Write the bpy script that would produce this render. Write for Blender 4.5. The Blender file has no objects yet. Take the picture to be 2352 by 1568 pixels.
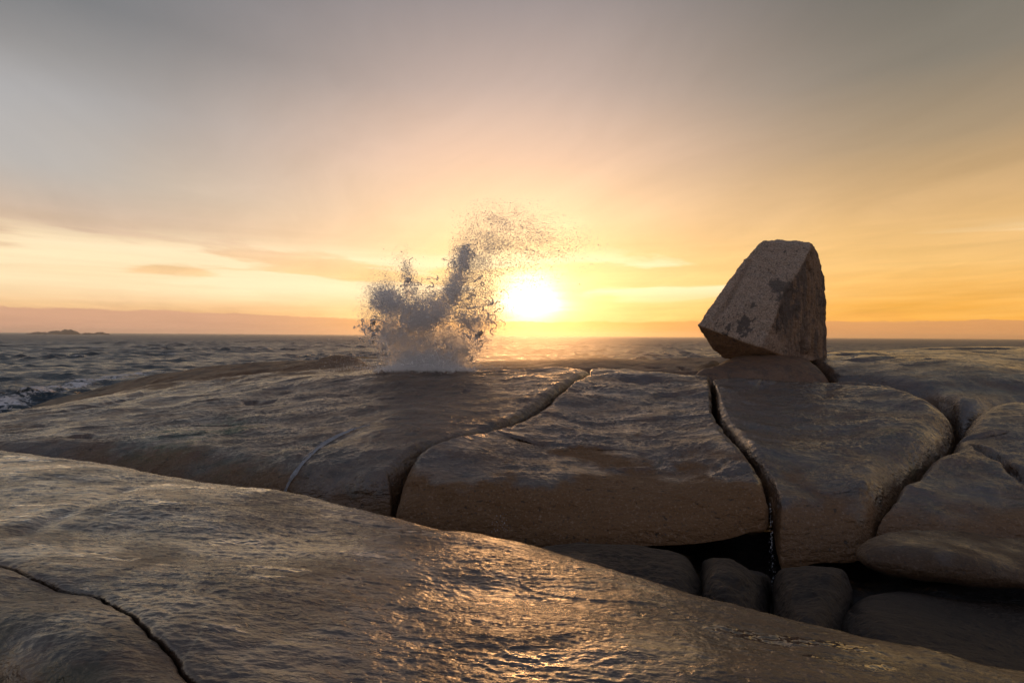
import bpy, bmesh, math
import numpy as np
from mathutils import Vector, Matrix, Euler, noise as mnoise
from mathutils.bvhtree import BVHTree

R_ = math.radians
scene = bpy.context.scene
COL = scene.collection
SEA = 4.2                      # camera height above the sea (sea is z = 0)

# ------------------------------------------------------------------ camera
cam_d = bpy.data.cameras.new('camera')
cam = bpy.data.objects.new('camera', cam_d)
COL.objects.link(cam)
cam_d.lens = 20.0
cam_d.sensor_width = 36.0
cam_d.clip_start = 0.05
cam_d.clip_end = 60000.0
CAMROT = (Euler((R_(90 - 0.57), 0, 0)).to_matrix() @ Euler((0, 0, R_(0.38))).to_matrix())
cam.matrix_world = Matrix.Translation((0, 0, SEA)) @ CAMROT.to_4x4()
scene.camera = cam

# ------------------------------------------------------------------ view
scene.view_settings.view_transform = 'Standard'
scene.view_settings.look = 'None'
scene.view_settings.exposure = 0.0
scene.view_settings.gamma = 1.0
scene.cycles.use_denoising = True
scene.cycles.diffuse_bounces = 14
scene.cycles.max_bounces = 20
scene.cycles.volume_bounces = 3

SUN_EL = R_(3.6)
SUN_AZ = R_(1.9)               # to the right of +Y
SUN_DIR = Vector((math.sin(SUN_AZ) * math.cos(SUN_EL), math.cos(SUN_AZ) * math.cos(SUN_EL), math.sin(SUN_EL)))


def lin(c):
    out = []
    for v in c:
        v /= 255.0
        out.append(v / 12.92 if v <= 0.04045 else ((v + 0.055) / 1.055) ** 2.4)
    return (*out, 1.0)


class NT:
    """tiny node-graph writer"""
    def __init__(s, tree):
        s.t = tree
        s.n = tree.nodes
        s.l = tree.links

    def put(s, sock, v):
        if isinstance(v, bpy.types.NodeSocket):
            s.l.new(v, sock)
        elif isinstance(v, (tuple, list)):
            n = len(sock.default_value)
            sock.default_value = tuple(v)[:n] if len(v) >= n else tuple(v) + (1.0,) * (n - len(v))
        else:
            sock.default_value = v

    def m(s, op, a, b=0.0, c=0.0, clamp=False):
        n = s.n.new('ShaderNodeMath')
        n.operation = op
        n.use_clamp = clamp
        s.put(n.inputs[0], a)
        s.put(n.inputs[1], b)
        s.put(n.inputs[2], c)
        return n.outputs[0]

    def vm(s, op, a, b=(0, 0, 0)):
        n = s.n.new('ShaderNodeVectorMath')
        n.operation = op
        s.put(n.inputs[0], a)
        s.put(n.inputs[1], b)
        return n.outputs['Value'] if op in ('DOT_PRODUCT', 'LENGTH') else n.outputs['Vector']

    def xyz(s, x, y, z):
        n = s.n.new('ShaderNodeCombineXYZ')
        for i, v in enumerate((x, y, z)):
            s.put(n.inputs[i], v)
        return n.outputs[0]

    def sep(s, v):
        n = s.n.new('ShaderNodeSeparateXYZ')
        s.put(n.inputs[0], v)
        return n.outputs

    def ramp(s, f, stops, interp='LINEAR'):
        n = s.n.new('ShaderNodeValToRGB')
        n.color_ramp.interpolation = interp
        e = n.color_ramp.elements
        while len(e) < len(stops):
            e.new(0.5)
        for k, (p, c) in enumerate(stops):
            e[k].position = p
        for k, (p, c) in enumerate(stops):
            e[k].color = c if len(c) == 4 else (*c, 1)
        s.put(n.inputs[0], f)
        return n.outputs[0]

    def mix(s, f, a, b, mode='MIX'):
        n = s.n.new('ShaderNodeMix')
        n.data_type = 'RGBA'
        n.blend_type = mode
        n.clamp_factor = True
        s.put(n.inputs[0], f)
        s.put(n.inputs[6], a)
        s.put(n.inputs[7], b)
        return n.outputs[2]

    def noise(s, vec, scale=1.0, detail=4.0, rough=0.5, dist=0.0):
        n = s.n.new('ShaderNodeTexNoise')
        s.put(n.inputs['Vector'], vec)
        s.put(n.inputs['Scale'], scale)
        s.put(n.inputs['Detail'], detail)
        s.put(n.inputs['Roughness'], rough)
        s.put(n.inputs['Distortion'], dist)
        return n.outputs['Fac']

    def ss(s, v, a, b, lo=0.0, hi=1.0):
        n = s.n.new('ShaderNodeMapRange')
        n.interpolation_type = 'SMOOTHSTEP'
        s.put(n.inputs[0], v)
        s.put(n.inputs[1], a)
        s.put(n.inputs[2], b)
        s.put(n.inputs[3], lo)
        s.put(n.inputs[4], hi)
        return n.outputs[0]


# ------------------------------------------------------------------ world
world = bpy.data.worlds.new('World')
scene.world = world
world.use_nodes = True
world.node_tree.nodes.clear()
W = NT(world.node_tree)
tc = W.n.new('ShaderNodeTexCoord')
D = W.vm('NORMALIZE', tc.outputs['Generated'])
dx, dy, dz = W.sep(D)
hlen = W.m('SQRT', W.m('ADD', W.m('MULTIPLY', dx, dx), W.m('MULTIPLY', dy, dy)))
az = W.m('DIVIDE', dx, W.m('MAXIMUM', hlen, 0.001))            # sine of azimuth
el = W.m('MAXIMUM', dz, 0.0)
# high cloud sheet seen in perspective: streaks that converge on the horizon
den = W.m('ADD', el, 0.10)
cu = W.m('DIVIDE', dx, den)
cv = W.m('DIVIDE', dy, den)
sheet = W.noise(W.xyz(W.m('ADD', W.m('MULTIPLY', cu, 0.55), W.m('MULTIPLY', cv, 0.10)), W.m('MULTIPLY', cv, 0.42), 3.1), 1.0, 6, 0.52, 0.35)
sheet2 = W.noise(W.xyz(W.m('ADD', W.m('MULTIPLY', cu, 1.6), W.m('MULTIPLY', cv, 0.5)), W.m('MULTIPLY', cv, 0.8), 8.3), 1.0, 8, 0.62, 0.6)
elw = W.m('ADD', el, W.m('MULTIPLY', W.m('SUBTRACT', sheet, 0.5), 0.10))
elw = W.m('MULTIPLY', elw, 1.0)
S = lambda *c: lin(c)
rc = W.ramp(elw, [(0.0, S(250, 186, 112)), (0.05, S(253, 208, 140)), (0.11, S(254, 211, 150)), (0.20, S(252, 211, 168)),
                  (0.30, S(228, 192, 168)), (0.40, S(186, 166, 158)), (0.52, S(146, 138, 140)), (0.75, S(114, 113, 122)), (1.0, S(116, 120, 136))])
rl = W.ramp(elw, [(0.0, S(226, 172, 134)), (0.04, S(247, 200, 146)), (0.09, S(247, 206, 156)), (0.14, S(214, 184, 158)),
                  (0.22, S(186, 172, 158)), (0.32, S(160, 155, 153)), (0.42, S(120, 121, 124)), (0.75, S(108, 113, 126)), (1.0, S(116, 120, 136))])
rr = W.ramp(elw, [(0.0, S(240, 160, 80)), (0.04, S(248, 178, 78)), (0.10, S(246, 194, 118)), (0.18, S(218, 176, 122)),
                  (0.28, S(166, 142, 112)), (0.38, S(124, 116, 104)), (0.48, S(104, 102, 96)), (0.75, S(100, 106, 120)), (1.0, S(116, 120, 136))])
rb = W.ramp(elw, [(0.0, S(194, 164, 144)), (0.2, S(184, 168, 160)), (0.5, S(154, 156, 172)), (1.0, S(116, 120, 136))])
fl = W.ss(az, -0.05, -0.62)
fr = W.ss(az, 0.0, 0.62)
fb = W.ss(dy, 0.45, -0.35)
cloud = W.mix(fl, rc, rl)
cloud = W.mix(fr, cloud, rr)
cloud = W.mix(fb, cloud, rb)
# soft light and dark in the cloud sheet
mod = W.m('ADD', 0.61, W.m('ADD', W.m('MULTIPLY', sheet, 0.46), W.m('MULTIPLY', sheet2, 0.40)))
cloud = W.mix(1.0, cloud, W.xyz(mod, mod, mod), 'MULTIPLY')
# bluish lighter gap high at the left
gapl = W.m('MULTIPLY', W.ss(W.m('ADD', az, W.m('MULTIPLY', W.m('SUBTRACT', sheet, 0.5), 0.5)), -0.42, -0.68), W.m('MULTIPLY', W.ss(el, 0.14, 0.24), W.ss(el, 0.37, 0.28)))
cloud = W.mix(W.m('MULTIPLY', gapl, 0.45), cloud, S(186, 190, 196))
# bright openings low over the sea
opn = W.noise(W.xyz(W.m('MULTIPLY', az, 2.6), W.m('MULTIPLY', el, 17.0), 1.7), 1.0, 6, 0.52, 0.25)
band = W.m('MULTIPLY', W.ss(el, 0.045, 0.085), W.ss(el, 0.165, 0.115))
lft = W.ss(az, 0.0, -0.30)
thr = W.m('SUBTRACT', 0.565, W.m('MULTIPLY', lft, 0.13))
om = W.m('MULTIPLY', W.ss(opn, thr, W.m('ADD', thr, 0.075)), band)
om = W.m('MULTIPLY', om, W.ss(fb, 0.5, 0.0))
cloud = W.mix(W.m('MULTIPLY', om, 0.85), cloud, (1.05, 0.86, 0.56, 1))
edge = W.m('ADD', W.m('MULTIPLY', W.m('MAXIMUM', W.m('MULTIPLY', az, -1.0), 0.0), 0.105), W.m('ADD', 0.050, W.m('MULTIPLY', W.m('SUBTRACT', opn, 0.5), 0.13)))
lo = W.m('MULTIPLY', W.ss(W.m('SUBTRACT', edge, el), 0.0, 0.010), W.ss(el, 0.028, 0.075))
lo = W.m('MULTIPLY', W.m('MULTIPLY', lo, W.ss(az, -0.06, -0.20)), W.ss(dy, 0.2, 0.5))
cloud = W.mix(W.m('MULTIPLY', lo, 0.75), cloud, (1.06, 0.86, 0.55, 1))
# thin streaks
st = W.noise(W.xyz(W.m('MULTIPLY', az, 1.6), W.m('MULTIPLY', el, 46.0), 5.5), 1.0, 5, 0.6, 0.15)
sm = W.m('MULTIPLY', W.m('MULTIPLY', W.m('SUBTRACT', st, 0.5), 0.42), W.m('MULTIPLY', W.ss(el, 0.01, 0.04), W.ss(el, 0.22, 0.10)))
smc = W.m('ADD', 1.0, sm)
cloud = W.mix(1.0, cloud, W.xyz(smc, smc, W.m('ADD', 1.0, W.m('MULTIPLY', sm, 1.3))), 'MULTIPLY')
# glow of the veiled sun
ca = W.vm('DOT_PRODUCT', D, tuple(SUN_DIR))
ang = W.m('MULTIPLY', W.m('ARCCOSINE', W.m('MINIMUM', ca, 0.99999)), 180 / math.pi)
# sun disc veil stretched sideways
sx = W.m('SUBTRACT', az, math.sin(SUN_AZ))
sy = W.m('SUBTRACT', el, math.sin(SUN_EL))
sr = W.m('SQRT', W.m('ADD', W.m('POWER', W.m('MULTIPLY', sx, 30.0), 2.0), W.m('POWER', W.m('MULTIPLY', sy, 46.0), 2.0)))
frontal = W.ss(dy, 0.0, 0.3)
srn = W.m('ADD', W.m('ADD', sr, W.m('MULTIPLY', W.m('SUBTRACT', opn, 0.5), 1.6)), W.m('MULTIPLY', W.m('SUBTRACT', st, 0.5), 2.6))
g0 = W.m('MULTIPLY', W.m('EXPONENT', W.m('MULTIPLY', W.m('POWER', W.m('MAXIMUM', srn, 0.0), 2.0), -0.55)), 3.2)
g1 = W.m('MULTIPLY', W.m('EXPONENT', W.m('DIVIDE', ang, -3.6)), 1.1)
g2 = W.m('MULTIPLY', W.m('EXPONENT', W.m('DIVIDE', ang, -12.0)), 0.20)
glow = W.vm('ADD', W.vm('MULTIPLY', W.xyz(g0, g0, g0), (1.0, 0.85, 0.60)),
            W.vm('ADD', W.vm('MULTIPLY', W.xyz(g1, g1, g1), (1.0, 0.78, 0.42)), W.vm('MULTIPLY', W.xyz(g2, g2, g2), (1.0, 0.55, 0.18))))
cloud = W.vm('ADD', cloud, W.vm('MULTIPLY', glow, W.xyz(frontal, frontal, frontal)))
# low cloud bank on the horizon, bumpy top
bn = W.noise(W.xyz(W.m('MULTIPLY', az, 22.0), W.m('MULTIPLY', el, 60.0), 2.2), 1.0, 8, 0.68)
top = W.m('ADD', W.m('ADD', 0.0262, W.m('MULTIPLY', W.ss(az, -0.15, -0.55), 0.0085)), W.m('MULTIPLY', W.m('SUBTRACT', bn, 0.5), 0.013))
bm_ = W.ss(W.m('SUBTRACT', top, el), -0.0005, 0.0022)
bn2 = W.noise(W.xyz(W.m('MULTIPLY', az, 9.0), W.m('MULTIPLY', el, 90.0), 7.2), 1.0, 5, 0.6)
bank = W.mix(W.ss(az, -0.02, -0.5), S(250, 176, 92), S(214, 164, 136))
bank = W.mix(W.ss(az, 0.05, 0.5), bank, S(222, 158, 104))
bmod = W.m('ADD', 0.86, W.m('MULTIPLY', bn2, 0.28))
bank = W.mix(1.0, bank, W.xyz(bmod, bmod, bmod), 'MULTIPLY')
gb = W.m('MULTIPLY', W.m('EXPONENT', W.m('DIVIDE', ang, -4.2)), 1.25)
bank = W.vm('ADD', bank, W.vm('MULTIPLY', W.xyz(gb, gb, gb), (0.8, 0.55, 0.10)))
sky_c = W.mix(W.m('MULTIPLY', bm_, W.m('MULTIPLY', 0.86, W.ss(dy, -0.2, 0.2))), cloud, bank)
nis = W.n.new('ShaderNodeTexSky')
nis.sky_type = 'NISHITA'
nis.sun_disc = False
nis.sun_elevation = SUN_EL
nis.sun_rotation = SUN_AZ
nis.air_density = 1.2
nis.dust_density = 2.0
b1 = W.n.new('ShaderNodeBackground')
b2 = W.n.new('ShaderNodeBackground')
W.put(b1.inputs[0], nis.outputs[0])
b1.inputs[1].default_value = 0.012
W.put(b2.inputs[0], sky_c)
b2.inputs[1].default_value = 0.97
ad = W.n.new('ShaderNodeAddShader')
wo = W.n.new('ShaderNodeOutputWorld')
W.l.new(b1.outputs[0], ad.inputs[0])
W.l.new(b2.outputs[0], ad.inputs[1])
W.l.new(ad.outputs[0], wo.inputs[0])

# ------------------------------------------------------------------ sun
sun_d = bpy.data.lights.new('sun', 'SUN')
sun_d.energy = 0.85
sun_d.color = (1.0, 0.47, 0.17)
sun_d.angle = R_(12.0)          # disc spread by thin cloud
sun = bpy.data.objects.new('sun', sun_d)
COL.objects.link(sun)
sun.rotation_euler = SUN_DIR.to_track_quat('Z', 'Y').to_euler()

# ------------------------------------------------------------------ helpers
F = 20.0 / 36.0 * 2352.0       # photo measured on a 2352 px wide copy
CR = np.array(CAMROT)


def ray(px, py):
    v = CR @ np.array([(px - 1176.0) / F, -(py - 784.0) / F, -1.0])
    return v


def P(px, py, Dp):
    v = ray(px, py)
    v = v * (Dp / v[1])
    return np.array([v[0], v[1], v[2] + SEA])


def XY(px, Dp):
    return np.array([(px - 1176.0) / F * Dp, Dp])


rng = np.random.default_rng(7)
_perm = np.random.default_rng(11).permutation(256).astype(np.int64)
_perm = np.concatenate([_perm, _perm, _perm])
_g = np.random.default_rng(5).normal(size=(256, 3))
_g /= np.linalg.norm(_g, axis=1)[:, None]
_g = _g.astype(np.float32)


def perlin(p):
    p = np.asarray(p, dtype=np.float32)
    i = np.floor(p).astype(np.int64)
    f = p - i
    i &= 255
    u = f * f * f * (f * (f * 6 - 15) + 10)
    res = 0
    for a in (0, 1):
        wa = u[:, 0] if a else 1 - u[:, 0]
        for b in (0, 1):
            wb = u[:, 1] if b else 1 - u[:, 1]
            for c in (0, 1):
                wc = u[:, 2] if c else 1 - u[:, 2]
                h = _perm[_perm[_perm[(i[:, 0] + a) & 255] + ((i[:, 1] + b) & 255)] + ((i[:, 2] + c) & 255)]
                g = _g[h]
                d = g[:, 0] * (f[:, 0] - a) + g[:, 1] * (f[:, 1] - b) + g[:, 2] * (f[:, 2] - c)
                res = res + wa * wb * wc * d
    return res * 1.5


def fbm(p, octv=4, gain=0.5, lac=2.03):
    a, s, out = 1.0, 1.0, 0
    for k in range(octv):
        out = out + a * perlin(p * s + 17.3 * k)
        a *= gain
        s *= lac
    return out


def sstep(x, a, b):
    t = np.clip((x - a) / (b - a), 0, 1)
    return t * t * (3 - 2 * t)


class TPS:
    def __init__(s, pts, lam=0.002):
        pts = np.array(pts)
        s.c = pts[:, :2]
        n = len(pts)
        K = s.phi(s.c[:, None, :] - s.c[None, :, :]) + lam * np.eye(n)
        Q = np.hstack([np.ones((n, 1)), s.c])
        A = np.zeros((n + 3, n + 3))
        A[:n, :n] = K
        A[:n, n:] = Q
        A[n:, :n] = Q.T
        s.w = np.linalg.solve(A, np.concatenate([pts[:, 2], np.zeros(3)]))

    @staticmethod
    def phi(d):
        r2 = (d ** 2).sum(-1) + 1e-9
        return 0.5 * r2 * np.log(r2) * 0.1

    def __call__(s, xy):
        out = np.empty(len(xy))
        for k in range(0, len(xy), 200000):
            q = xy[k:k + 200000]
            out[k:k + 200000] = s.phi(q[:, None, :] - s.c[None]) @ s.w[:-3] + s.w[-3] + q @ s.w[-2:]
        return out


def seg_dist(q, poly, closed=False):
    """unsigned distance to a polyline and parameter along it"""
    best = np.full(len(q), 1e9)
    tt = np.zeros(len(q))
    side = np.zeros(len(q))
    n = len(poly)
    tot = 0.0
    for k in range(n if closed else n - 1):
        a = poly[k]
        b = poly[(k + 1) % n]
        ab = b - a
        L = math.hypot(*ab)
        t = np.clip(((q - a) @ ab) / (L * L + 1e-12), 0, 1)
        d = np.hypot(q[:, 0] - a[0] - t * ab[0], q[:, 1] - a[1] - t * ab[1])
        m = d < best
        best[m] = d[m]
        tt[m] = (tot + t * L)[m]
        side[m] = np.sign((ab[0] * (q[:, 1] - a[1]) - ab[1] * (q[:, 0] - a[0])))[m]
        tot += L
    return best, tt, side


def catmull(pts, sub=12, closed=True):
    pts = np.array(pts, dtype=float)
    n = len(pts)
    out = []
    for k in range(n if closed else n - 1):
        if closed:
            p0, p1, p2, p3 = pts[(k - 1) % n], pts[k], pts[(k + 1) % n], pts[(k + 2) % n]
        else:
            p0, p1, p2, p3 = pts[max(k - 1, 0)], pts[k], pts[k + 1], pts[min(k + 2, n - 1)]
        for j in range(sub):
            t = j / sub
            out.append(0.5 * ((2 * p1) + (-p0 + p2) * t + (2 * p0 - 5 * p1 + 4 * p2 - p3) * t * t + (-p0 + 3 * p1 - 3 * p2 + p3) * t ** 3))
    if not closed:
        out.append(pts[-1])
    return np.array(out)


def mesh_np(name, verts, quads, mat, parent=None, attrs=None, smooth=True, tris=None):
    me = bpy.data.meshes.new(name)
    verts = np.asarray(verts, dtype=np.float32)
    nq = 0 if quads is None else len(quads)
    nt = 0 if tris is None else len(tris)
    loops = []
    if nq:
        loops.append(np.asarray(quads, dtype=np.int32).ravel())
    if nt:
        loops.append(np.asarray(tris, dtype=np.int32).ravel())
    lp = np.concatenate(loops)
    me.vertices.add(len(verts))
    me.vertices.foreach_set('co', verts.ravel())
    me.loops.add(len(lp))
    me.loops.foreach_set('vertex_index', lp)
    me.polygons.add(nq + nt)
    starts = np.concatenate([np.arange(nq) * 4, nq * 4 + np.arange(nt) * 3]).astype(np.int32)
    me.polygons.foreach_set('loop_start', starts)
    me.update(calc_edges=True)
    if smooth:
        me.shade_smooth()
    if attrs:
        for k, v in attrs.items():
            at = me.attributes.new(k, 'FLOAT', 'POINT')
            at.data.foreach_set('value', np.asarray(v, dtype=np.float32))
    me.materials.append(mat)
    o = bpy.data.objects.new(name, me)
    COL.objects.link(o)
    if parent:
        o.parent = parent
    return o


def tag(o, label=None, cat=None, group=None, kind=None):
    if label:
        o['label'] = label
    if cat:
        o['category'] = cat
    if group:
        o['group'] = group
    if kind:
        o['kind'] = kind
    return o


def grid_quads(nr, nc, wrap=False):
    i = np.arange(nr - 1)[:, None]
    j = np.arange(nc if wrap else nc - 1)[None, :]
    j2 = (j + 1) % nc
    a = i * nc + j
    b = i * nc + j2
    c = (i + 1) * nc + j2
    d = (i + 1) * nc + j
    return np.stack([a, b, c, d], -1).reshape(-1, 4)


def grid_normals(V, wrap):
    dv = np.gradient(V, axis=0)
    if wrap:
        du = (np.roll(V, -1, axis=1) - np.roll(V, 1, axis=1)) * 0.5
    else:
        du = np.gradient(V, axis=1)
    n = np.cross(du, dv)
    n /= np.linalg.norm(n, axis=2)[:, :, None] + 1e-12
    return n


# ------------------------------------------------------------------ materials
def new_mat(name):
    m = bpy.data.materials.new(name)
    m.use_nodes = True
    t = m.node_tree
    for n in list(t.nodes):
        if n.type not in ('BSDF_PRINCIPLED', 'OUTPUT_MATERIAL'):
            t.nodes.remove(n)
    return m, NT(t), t.nodes['Principled BSDF']


def attr(N, name):
    n = N.n.new('ShaderNodeAttribute')
    n.attribute_name = name
    return n.outputs['Fac']


def granite(name, wet=0.8, base=1.0, fine=1.0, streak=(1.0, 1.0, 1.0), pool=False, warm=0.0, coarse=1.0, grey=0.0, coat_r=0.10, film_t=0.46):
    """sea-worn granite: coarse crystal, stains; attributes: dry, moss, dark"""
    m, N, b = new_mat(name)
    geo = N.n.new('ShaderNodeNewGeometry')
    pos = geo.outputs['Position']
    sp = N.vm('MULTIPLY', pos, streak)
    dry = attr(N, 'dry')
    moss = attr(N, 'moss')
    dark = attr(N, 'dark')
    n1 = N.noise(sp, 0.55, 5, 0.55)
    n2 = N.noise(sp, 3.2, 6, 0.62, 0.4)
    n3 = N.noise(pos, 26.0, 4, 0.68)
    n4 = N.noise(pos, 110.0, 2, 0.6)
    c = N.mix(N.ss(n1, 0.35, 0.65), (0.125, 0.056, 0.022, 1), (0.175, 0.096, 0.047, 1))
    c = N.mix(N.m('MULTIPLY', N.ss(n2, 0.47, 0.62), 0.75), c, (0.042, 0.029, 0.022, 1))
    c = N.mix(N.ss(N.m('ADD', N.m('MULTIPLY', dry, 0.9), N.m('MULTIPLY', N.m('SUBTRACT', n2, 0.5), 0.6)), 0.2, 0.8), c, (0.150, 0.075, 0.026, 1))
    # crystals: pale feldspar and black mica
    c = N.mix(N.m('MULTIPLY', N.ss(n3, 0.56, 0.68), 0.75), c, (0.30, 0.21, 0.145, 1))
    c = N.mix(N.m('MULTIPLY', N.ss(n3, 0.44, 0.33), 0.8), c, (0.040, 0.032, 0.028, 1))
    c = N.mix(N.m('MULTIPLY', N.ss(n4, 0.60, 0.75), 0.35), c, (0.30, 0.24, 0.19, 1))
    if grey:
        c = N.mix(N.m('MULTIPLY', N.m('SUBTRACT', 1.0, dry, clamp=True), grey), c, N.mix(N.ss(n3, 0.35, 0.65), (0.075, 0.062, 0.050, 1), (0.19, 0.158, 0.130, 1)))
    pit = N.ss(N.noise(N.vm('MULTIPLY', pos, (0.8, 1.3, 1.0)), 7.5, 3, 0.55, 0.5), 0.655, 0.70)
    c = N.mix(N.m('MULTIPLY', pit, 0.75), c, (0.020, 0.015, 0.012, 1))
    mossm = N.m('MULTIPLY', moss, N.ss(n2, 0.36, 0.60))
    c = N.mix(mossm, c, (0.022, 0.075, 0.018, 1))
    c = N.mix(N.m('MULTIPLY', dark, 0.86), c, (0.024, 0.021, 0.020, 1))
    wetm = N.m('MULTIPLY', N.m('SUBTRACT', 1.0, dry, clamp=True), wet)
    wn = N.ss(N.noise(sp, 1.3, 5, 0.6), 0.30, 0.62)
    wetm = N.m('MULTIPLY', wetm, N.m('ADD', 0.55, N.m('MULTIPLY', wn, 0.45)))
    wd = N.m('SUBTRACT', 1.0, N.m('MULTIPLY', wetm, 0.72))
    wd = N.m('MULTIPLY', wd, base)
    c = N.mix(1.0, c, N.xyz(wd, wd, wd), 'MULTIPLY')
    N.put(b.inputs['Base Color'], c)
    rough = N.m('ADD', N.m('SUBTRACT', 0.75, N.m('MULTIPLY', wetm, 0.42)), N.m('MULTIPLY', N.m('SUBTRACT', n2, 0.5), 0.30))
    # bump: pitted rock worn into small facets
    h1 = N.noise(N.vm('MULTIPLY', sp, (1.0, 1.7, 1.7)), 7.0, 3, 0.55, 0.5)
    h2 = N.noise(N.vm('MULTIPLY', sp, (1.0, 1.4, 1.4)), 30.0, 4, 0.6, 0.3)
    h3 = N.noise(pos, 110.0, 3, 0.6)
    cen = lambda v: N.m('SUBTRACT', v, 0.5)
    hh = N.m('ADD', N.m('MULTIPLY', cen(h1), 0.050 * coarse), N.m('ADD', N.m('MULTIPLY', cen(h2), 0.0145 * fine), N.m('MULTIPLY', cen(h3), 0.0011 * fine)))
    hh = N.m('SUBTRACT', hh, N.m('MULTIPLY', pit, 0.008))
    # film of water smooths the rock in streaky patches
    f1 = N.noise(N.vm('MULTIPLY', sp, (0.7, 1.6, 1.0)), 0.9, 3, 0.55, 0.4)
    f2 = N.noise(N.vm('MULTIPLY', sp, (1.0, 2.2, 1.0)), 6.0, 4, 0.6, 0.3)
    film = N.ss(N.m('ADD', f1, N.m('MULTIPLY', cen(f2), 0.75)), film_t, film_t + 0.13)
    film = N.m('MULTIPLY', film, N.m('SUBTRACT', 1.0, dry, clamp=True))
    if wet <= 0:
        film = 0.0
    hh = N.m('MULTIPLY', hh, N.m('SUBTRACT', 1.0, N.m('MULTIPLY', film, 0.74)))
    pm = None
    if pool:
        pn = N.noise(N.vm('MULTIPLY', pos, (0.55, 1.3, 1.0)), 1.5, 5, 0.62, 0.4)
        pm = N.m('MULTIPLY', N.ss(N.m('ADD', pn, N.m('MULTIPLY', N.m('SUBTRACT', h1, 0.5), -0.30)), 0.57, 0.63), attr(N, 'pool'))
        rough = N.mix(pm, N.xyz(rough, rough, rough), (0.07, 0.07, 0.07, 1))
        rough = N.sep(rough)[0]
        lift = N.m('MULTIPLY', N.m('SUBTRACT', 1.0, pm), 1.0)
        hh = N.m('ADD', N.m('MULTIPLY', hh, lift), N.m('MULTIPLY', pm, 0.002))
        b.inputs['Coat Weight'].default_value = 0.0
    N.put(b.inputs['Roughness'], N.m('MAXIMUM', rough, 0.03))
    bp = N.n.new('ShaderNodeBump')
    bp.inputs['Strength'].default_value = 1.0
    bp.inputs['Distance'].default_value = 1.0
    N.put(bp.inputs['Height'], hh)
    N.put(b.inputs['Normal'], bp.outputs[0])
    # thin film of sea water
    cw = N.m('MULTIPLY', wetm, 1.0)
    N.put(b.inputs['Coat Weight'], cw)
    b.inputs['Coat Roughness'].default_value = coat_r
    N.put(b.inputs['Specular IOR Level'], N.m('SUBTRACT', 0.5, N.m('MULTIPLY', wetm, 0.3)))
    b.inputs['Coat IOR'].default_value = 1.8
    N.put(b.inputs['Coat Normal'], bp.outputs[0])
    return m


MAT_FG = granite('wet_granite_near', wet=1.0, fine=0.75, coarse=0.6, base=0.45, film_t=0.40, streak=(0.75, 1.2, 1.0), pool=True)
MAT_MID = granite('wet_granite', wet=0.95, base=0.85, streak=(0.8, 1.2, 1.0))
MAT_FAR = granite('wet_granite_far', wet=0.22, base=0.8, coat_r=0.3)
MAT_LEFT = granite('wet_granite_dome', film_t=0.50, wet=0.8, base=0.85, coat_r=0.12, streak=(0.7, 1.2, 1.0))
MAT_LOW = granite('gully_granite', wet=0.3, base=0.08, coat_r=0.2, film_t=0.6)  # granite darkened so the gully's shade sits in its base colour
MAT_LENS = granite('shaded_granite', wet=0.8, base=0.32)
MAT_BOULD = granite('dry_granite', grey=0.8, wet=0.0, base=2.3, coarse=1.6, fine=2.5)


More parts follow.
